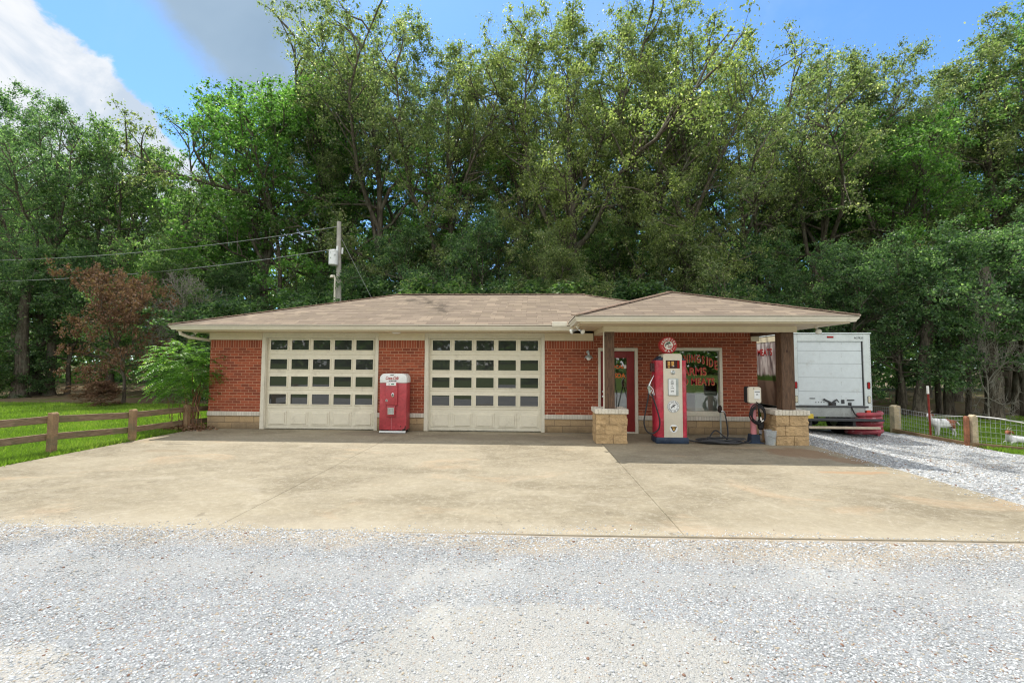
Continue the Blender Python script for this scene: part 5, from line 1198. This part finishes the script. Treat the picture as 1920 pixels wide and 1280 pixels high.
SECOND = [
 (20, 230, 31, 'd', 'leaf_mid', 'green tree deep behind the far left oak'), (300, 330, 30, 'd', 'leaf_mid', 'green tree low in the sky gap left of the bright spreading tree'),
 (420, 240, 31, 'b', 'leaf_mid', 'tree deep behind the bright spreading tree'), (640, 150, 32, 'd', 'leaf_bright', 'bright green tree glimpsed behind the utility pole oaks'), (790, 150, 31, 'b', 'leaf_mid', 'tree deep behind the tallest open-crowned oak'),
 (930, 260, 30, 'd', 'leaf_bright', 'bright tree filling the bottom of the narrow sky gap'), (1120, 170, 32, 'b', 'leaf_olive', 'tree deep behind the junction of the two roofs'),
 (1250, 180, 31, 'd', 'leaf_bright', 'bright green tree glimpsed behind the porch roof peak'), (1460, 200, 30, 'b', 'leaf_mid', 'tree deep behind the truck oaks'),
 (1590, 240, 29, 'd', 'leaf_bright', 'sunlit green tree glimpsed right of the truck oaks'), (1730, 250, 30, 'd', 'leaf_mid', 'tree deep behind the bright maple'), (1870, 240, 29, 'b', 'leaf_dark', 'dark tree deep behind the upper right oak')]
for px, ty, Yd, key, leaf, lab in SECOND:
    tree(key, PXY(px, Yd), Yd, 1.75+(683-ty)/820*Yd, leaf, lab, wide=1.05, group='trees deeper in the wood')
LOWER = [
 (-30, 440, 21, 'f', 'leaf_dark', 'dark low tree at the left edge above the rail fence'), (130, 420, 23, 'f', 'leaf_dark', 'dark low tree behind the brown withered tree'), (300, 440, 22, 'e', 'leaf_mid', 'leafy low tree left of the roof end under the wires'),
 (440, 480, 25, 'e', 'leaf_dark', 'dark low tree behind the left roof slope'), (600, 510, 26, 'e', 'leaf_dark', 'dark low tree hugging the utility pole foot'), (760, 410, 25, 'e', 'leaf_dark', 'dark bushy tree behind the ridge left end'),
 (900, 400, 23, 'e', 'leaf_dark', 'dark bushy tree behind the ridge middle'), (1020, 430, 21.5, 'e', 'leaf_olive', 'pale olive low tree with a leaning trunk behind the ridge'), (1150, 420, 24, 'e', 'leaf_mid', 'low tree behind the valley of the two roofs'),
 (1280, 400, 22.5, 'e', 'leaf_olive', 'low olive tree behind the porch roof'), (1420, 430, 23, 'e', 'leaf_dark', 'dark low tree behind the porch roof right end'), (1580, 440, 20, 'e', 'leaf_dark', 'dark low tree right behind the truck roof'),
 (1690, 430, 19, 'f', 'leaf_dark', 'dark low tree above the fence posts right of the truck'), (1815, 400, 18.5, 'f', 'leaf_dark', 'dark low tree above the standing goat'), (1940, 380, 18, 'f', 'leaf_dark', 'dark drooping tree at the right edge above the pasture')]
for px, ty, Yd, key, leaf, lab in LOWER:
    right = px > 1600
    tree(key, PXY(px, Yd), Yd, 1.75+(683-ty)/820*Yd, leaf, lab, wide=1.0, group='low trees under the oaks', name='understory_tree')
SHR = [(-60, 640, 20), (60, 660, 22), (420, 560, 20.5), (560, 545, 24), (690, 525, 23), (820, 520, 20.5), (940, 530, 21.5), (1060, 520, 21), (1200, 530, 21.5), (1340, 530, 21), (1450, 560, 20.5)]
SL = ['dark shrub at the far left wood edge', 'dark shrub behind the lawn left of the withered tree', 'shrub just behind the left roof slope', 'shrub left of the pole foot behind the roof', 'shrub right of the pole foot behind the roof', 'shrub behind the ridge left part', 'shrub behind the ridge middle', 'shrub behind the ridge right part', 'shrub behind the porch roof left slope', 'shrub behind the porch roof right slope', 'shrub between the porch roof end and the truck']
for (px, ty, Yd), lab in zip(SHR, SL):
    tree('s', PXY(px, Yd), Yd, 1.75+(683-ty)/820*Yd, random.choice(['leaf_dark', 'leaf_mid', 'leaf_dark']), lab, wide=1.3, group='shrubs along the wood edge', name='shrub', cat='shrub')
tree('dead', PXY(235, 18), 18, 6.0, 'leaf_dead', 'withered brown-leaved tree leaning left beside the building', rot=.15, wide=.82, name='withered_tree')
tree('s', PXY(195, 17), 17, 1.1, 'leaf_dead', 'brown withered brush heap on the lawn under the withered tree', wide=1.7, name='brush_pile', cat='brush')
tree('bare', PXY(345, 20.5), 20.5, 6.2, None, 'bare pale grey twiggy tree under the lower wire', wide=.8, name='bare_tree', bark='twig_grey')
# bare grey twigs at the right
tree('bare', PXY(1850, 17.5), 17.5, 5.6, None, 'bare grey twiggy sapling at the right wood edge', wide=.5, name='bare_sapling', bark='twig_grey')

# extra bare trunks seen under the canopy on both sides
def bare_trunk(px, by, w_, mat='bark', lab='', lean=0):
    Yd = (1.75+.3)/((by-683)/820); x = PXY(px, Yd); g_ = gzf(x, Yd)-.1
    t = thing('tree_trunk', lab, 'tree', (x, Yd, g_), 'trunks seen under the leaves'); r_ = w_/820*Yd/2; m = MB(); r = random.Random(px)
    P_ = [(x+lean*k*.25+r.uniform(-.06, .06), Yd+r.uniform(-.05, .05), g_+k*.75) for k in range(9)]
    P_[0] = (x, Yd, g_)
    m.tube(spline(P_, 3), [r_*(1.5 if i == 0 else 1.15 if i == 1 else 1)*(1-.45*i/24) for i in range(25)], 12); m.build('trunk', mat, t, smooth=True, angle=80)
for a in ((42, 762, 24, 'bark', 'thick dark trunk at the far left above the rail fence'), (98, 758, 17, 'bark', 'dark trunk behind the nearest rail fence post'), (1686, 768, 9, 'bark', 'thin trunk just right of the truck'), (1722, 774, 22, 'bark', 'leaning trunk behind the red stake', .3), (1757, 768, 9, 'bark', 'thin trunk between the stake and the standing goat'), (1778, 772, 15, 'bark', 'dark trunk over the standing goat'),
          (1856, 778, 26, 'bark', 'thick grey trunk over the lying goat'), (1898, 768, 12, 'bark', 'trunk near the right frame edge', .2), (1915, 772, 10, 'bark', 'thin trunk at the right frame edge')):
    bare_trunk(a[0], a[1], a[2], a[3], a[4], a[5] if len(a) > 5 else 0)

# far wood as one mass behind the trees, and across the field behind the viewer
def wood_mass(name, n, x0, x1, y0, y1, h, ls, seed, mat, label):
    r = np.random.default_rng(seed)
    nc = n//60; c = np.stack([r.uniform(x0, x1, nc), r.uniform(y0, y1, nc), np.abs(r.random(nc))**.8], 1)
    c[:, 2] = c[:, 2]*h*(1+.18*np.sin(c[:, 0]*.35)+.12*np.sin(c[:, 0]*.83+1))
    ci = np.repeat(np.arange(nc), 60); N_ = len(ci)
    pos = c[ci]+r.normal(0, 1, (N_, 3))*np.array([.85, .85, .5])*ls*2.6; pos[:, 2] = np.abs(pos[:, 2])
    nrm = r.normal(size=(N_, 3))+np.array([0, 0, .6]); nrm /= np.linalg.norm(nrm, axis=1)[:, None]
    tg = r.normal(size=(N_, 3)); tg -= nrm*(tg*nrm).sum(1)[:, None]; tg /= np.linalg.norm(tg, axis=1)[:, None]; bt = np.cross(nrm, tg)
    l = ls*r.uniform(.6, 1.3, (N_, 1)); w_ = l*.4
    v = np.stack([pos-tg*l*.5, pos+bt*w_, pos+tg*l*.5, pos-bt*w_], 1).reshape(-1, 3)
    o = np_obj(name, v, np.arange(N_*4).reshape(-1, 4), mat, tone=np.repeat((.45+r.normal(0, .2, N_)+(r.random(nc)-.5)[ci]*.4).clip(0, 1), 4))
    return tag(o, label, 'wood', kind='stuff')
wood_mass('far_wood', 220000, -65, 62, 36, 46, 13.5, .36, 5, 'leaf_mid', 'distant wood seen as one mass between the nearer trees')
wood_mass('field_wood', 30000, -90, 90, -75, -62, 13, 1.1, 9, 'leaf_mid', 'wood across the field, seen only in the window reflections')

# ------------------------------------------------------------------ sumac bush at the left corner
t = thing('sumac_bush', 'bright green sumac bush with feathery leaves at the left building corner', 'bush', (-9.35, 11.55, 0))
r = np.random.default_rng(12); st = MB(); V = []; TN = []
for i in range(9):
    b0 = np.array([-9.3+r.normal(0, .22), 11.6+r.normal(0, .15), 0.]); az_ = r.uniform(0, 6.28); ln = r.uniform(.15, .8)
    pts = [b0+np.array([math.cos(az_)*ln*(k/5)**1.5, math.sin(az_)*ln*.6*(k/5)**1.5, (1.0+r.uniform(0, .8))*k/5]) for k in range(6)]
    st.tube(pts, [.02, .018, .016, .013, .011, .008], 6)
def frond(p, d, L):
    n = 9; dd = d.copy()
    q = p.copy(); side = np.cross(d, [0, 0, 1.]); side /= (np.linalg.norm(side)+1e-6)
    for k in range(n):
        dd = dd+np.array([0, 0, -.13]); dd /= np.linalg.norm(dd); q = q+dd*L/n
        for sg in (-1, 1):
            tgv = side*sg*.9+dd*.45+np.array([0, 0, -.25])+r.normal(0, .12, 3); tgv /= np.linalg.norm(tgv)
            l = .125*(1-.45*abs(k-3.5)/6)*r.uniform(.8, 1.2); w_ = l*.17; bt = np.cross(tgv, [0, 0, 1.])+r.normal(0, .2, 3); bt -= tgv*bt.dot(tgv); bt /= np.linalg.norm(bt)
            V.append([q, q+tgv*l*.45+bt*w_, q+tgv*l, q+tgv*l*.45-bt*w_])
for i in range(560):
    th_ = r.uniform(0, 6.28); ph = math.acos(r.uniform(-.75, 1)); rr_ = r.random()**.4
    p = np.array([-9.40+.98*rr_*math.sin(ph)*math.cos(th_), 11.75+.72*rr_*math.sin(ph)*math.sin(th_), 1.48+.90*rr_*math.cos(ph)])
    d = np.array([math.sin(ph)*math.cos(th_), math.sin(ph)*math.sin(th_), .35+.4*math.cos(ph)])+r.normal(0, .3, 3); d /= np.linalg.norm(d)
    frond(p, d, r.uniform(.35, .55)); TN += [r.uniform(.1, 1)]*18
V = np.array(V).reshape(-1, 3)-np.array([-9.35, 11.55, 0]); tn = np.repeat(np.array(TN), 4)
np_obj('leaves', V, np.arange(len(V)).reshape(-1, 4), 'leaf_sumac', parent=t, tone=tn)
st.build('stem', 'stem_brown', t, smooth=True)
# leafless brown stalks at its foot
t = thing('dry_stalks', 'dry brown stalks and dead leaves at the sumac foot by the slab corner', 'dead plant', (-9.1, 11.2, 0)); m = MB(); rr_ = random.Random(4); V = []
for i in range(22):
    x, y = -9.15+rr_.gauss(0, .2), 11.15+rr_.gauss(0, .12); m.tube([(x, y, -.03), (x+rr_.gauss(0, .05), y, .35), (x+rr_.gauss(0, .1), y+rr_.gauss(0, .05), rr_.uniform(.5, .95))], .006, 4)
m.build('stalk', 'stem_brown', t)
r = np.random.default_rng(8); n = 500; p = np.stack([r.normal(0, .3, n)+.05, r.normal(0, .14, n)-.05, np.abs(r.normal(0, .07, n))+.0], 1); d = r.normal(size=(n, 3)); d /= np.linalg.norm(d, axis=1)[:, None]; e = np.cross(d, r.normal(size=(n, 3))); e /= np.linalg.norm(e, axis=1)[:, None]
np_obj('dead_leaves', np.stack([p-d*.05, p+e*.02, p+d*.05, p-e*.02], 1).reshape(-1, 3), np.arange(n*4).reshape(-1, 4), 'leaf_dead', parent=t, tone=np.repeat(r.random(n), 4))

# ------------------------------------------------------------------ goats
def skin(name, nodes, edges, mats, parent, levels=2, matfn=None):
    me = bpy.data.meshes.new(name); me.from_pydata([n[:3] for n in nodes], edges, [])
    o = bpy.data.objects.new(name, me); COL.objects.link(o)
    mod = o.modifiers.new('s', 'SKIN'); sv = me.skin_vertices[0].data
    for i, n in enumerate(nodes):
        rr = n[3]; sv[i].radius = (rr if isinstance(rr, tuple) else (rr, rr))
    sv[0].use_root = True
    s2 = o.modifiers.new('d', 'SUBSURF'); s2.levels = levels; s2.render_levels = levels
    dg = bpy.context.evaluated_depsgraph_get(); m2 = bpy.data.meshes.new_from_object(o.evaluated_get(dg)); m2.name = name
    bpy.data.objects.remove(o)
    m2.materials.clear()
    for mn in mats: m2.materials.append(MATS[mn])
    for p in m2.polygons:
        p.use_smooth = True
        p.material_index = matfn(p.center) if matfn else 0
    o = bpy.data.objects.new(name, m2); COL.objects.link(o); o.parent = parent; return o
# body space: head towards -X (left in the photo), Z up, ground 0
def goat_head(hx, hz, hy, face=(-.75, -.66)):
    """nodes of the head from poll to muzzle pointing towards face"""
    fx, fy = face
    return [(hx, hy, hz, (.052, .056)), (hx+fx*.055, hy+fy*.055, hz-.008, (.047, .05)), (hx+fx*.11, hy+fy*.11, hz-.038, (.034, .036)), (hx+fx*.15, hy+fy*.15, hz-.058, (.024, .026))]
t = thing('goat', 'white goat with brown rump standing behind the wire fence', 'goat', (11.93, 13.35, G-.03)); t.scale = (1.0, 1.0, 1.0)
nodes = [(0, 0, .43, (.115, .125)), (-.17, 0, .42, (.115, .130)), (.17, 0, .445, (.105, .12)), (.29, 0, .44, (.075, .09)), (-.29, 0, .46, (.085, .10)), (-.36, -.01, .55, (.055, .06)), (-.385, -.02, .62, (.05, .052))]
hd = goat_head(-.40, .665, -.03, (-.72, -.55)); k0 = len(nodes); nodes += hd
edges = [(0, 1), (0, 2), (2, 3), (1, 4), (4, 5), (5, 6), (6, k0), (k0, k0+1), (k0+1, k0+2), (k0+2, k0+3)]
def leg(root, x, y, pts):
    global nodes, edges
    prev = root
    for p in pts: nodes.append((p[0], p[1], p[2], p[3])); edges.append((prev, len(nodes)-1)); prev = len(nodes)-1
for sy, dx in ((-.075, 0), (.075, .06)):
    leg(1, 0, 0, [(-.20+dx, sy, .32, .05), (-.195+dx, sy, .19, .026), (-.20+dx, sy, .06, .018), (-.215+dx, sy, .012, .021)])
    leg(2, 0, 0, [(.24+dx*1.2, sy, .33, .062), (.22+dx*1.2, sy, .23, .033), (.275+dx*1.2, sy, .17, .021), (.265+dx*1.2, sy, .06, .016), (.25+dx*1.2, sy, .012, .02)])
nodes.append((.36, 0, .47, .024)); edges.append((3, len(nodes)-1)); nodes.append((.43, -.01, .40, .018)); edges.append((len(nodes)-2, len(nodes)-1)); nodes.append((.46, -.01, .36, .012)); edges.append((len(nodes)-2, len(nodes)-1))
skin('body', nodes, edges, ['goat_white', 'goat_brown', 'goat_dark'], t, 2, lambda c: 1 if (.10 < c.x+.25*(c.z-.4) and c.z > .28 and c.x < .37) else (0))
def ears(t, hx, hy, hz):
    for sg in (-1, 1):
        m = MB(); o = woff(t); a = Vector((hx+.01, hy+sg*.045, hz+.015))+o; b = a+Vector((.035, sg*.07, -.07)); m.tube([a, (a+b)/2+Vector((0, 0, .012)), b], [.012, .025, .006], 8); m.build('ear', 'goat_brown', t, smooth=True)
        m = MB(); a = Vector((hx+.01, hy+sg*.02, hz+.045))+o; m.tube([a, a+Vector((.03, sg*.012, .05)), a+Vector((.07, sg*.02, .07))], [.011, .008, .003], 8); m.build('horn', 'horn', t, smooth=True)
        m = MB(); a = Vector((hx-.045, hy-.03+sg*.035, hz+.008))+o; m.lathe([(.001, -.007), (.007, -.004), (.009, 0), (.007, .004), (.001, .007)], a, 10, cap=False); m.build('eye', 'lettering_black', t, smooth=True)
ears(t, -.40, -.03, .665)
t = thing('goat', 'white goat lying on the pasture near the right frame edge', 'goat', (12.9, 12.3, G-.03))
nodes = [(0, 0, .13, (.10, .10)), (-.15, 0, .14, (.10, .105)), (.15, 0, .12, (.10, .10)), (.26, 0, .09, (.06, .07)), (-.24, 0, .20, (.07, .08)), (-.27, 0, .29, (.048, .05))]
k0 = len(nodes); nodes += goat_head(-.28, .345, -.02, (-.8, -.5)); edges = [(0, 1), (0, 2), (2, 3), (1, 4), (4, 5), (5, k0), (k0, k0+1), (k0+1, k0+2), (k0+2, k0+3)]
for sy in (-.09, .09):
    leg(1, 0, 0, [(-.22, sy, .07, .035), (-.33, sy, .03, .02), (-.25, sy, .02, .018)]); leg(2, 0, 0, [(.2, sy*1.1, .07, .05), (.10, sy*1.3, .04, .025), (.22, sy*1.4, .02, .018)])
skin('body', nodes, edges, ['goat_white', 'goat_brown'], t, 2, lambda c: 1 if (c.z > .26) else 0)
ears(t, -.28, -.02, .345)
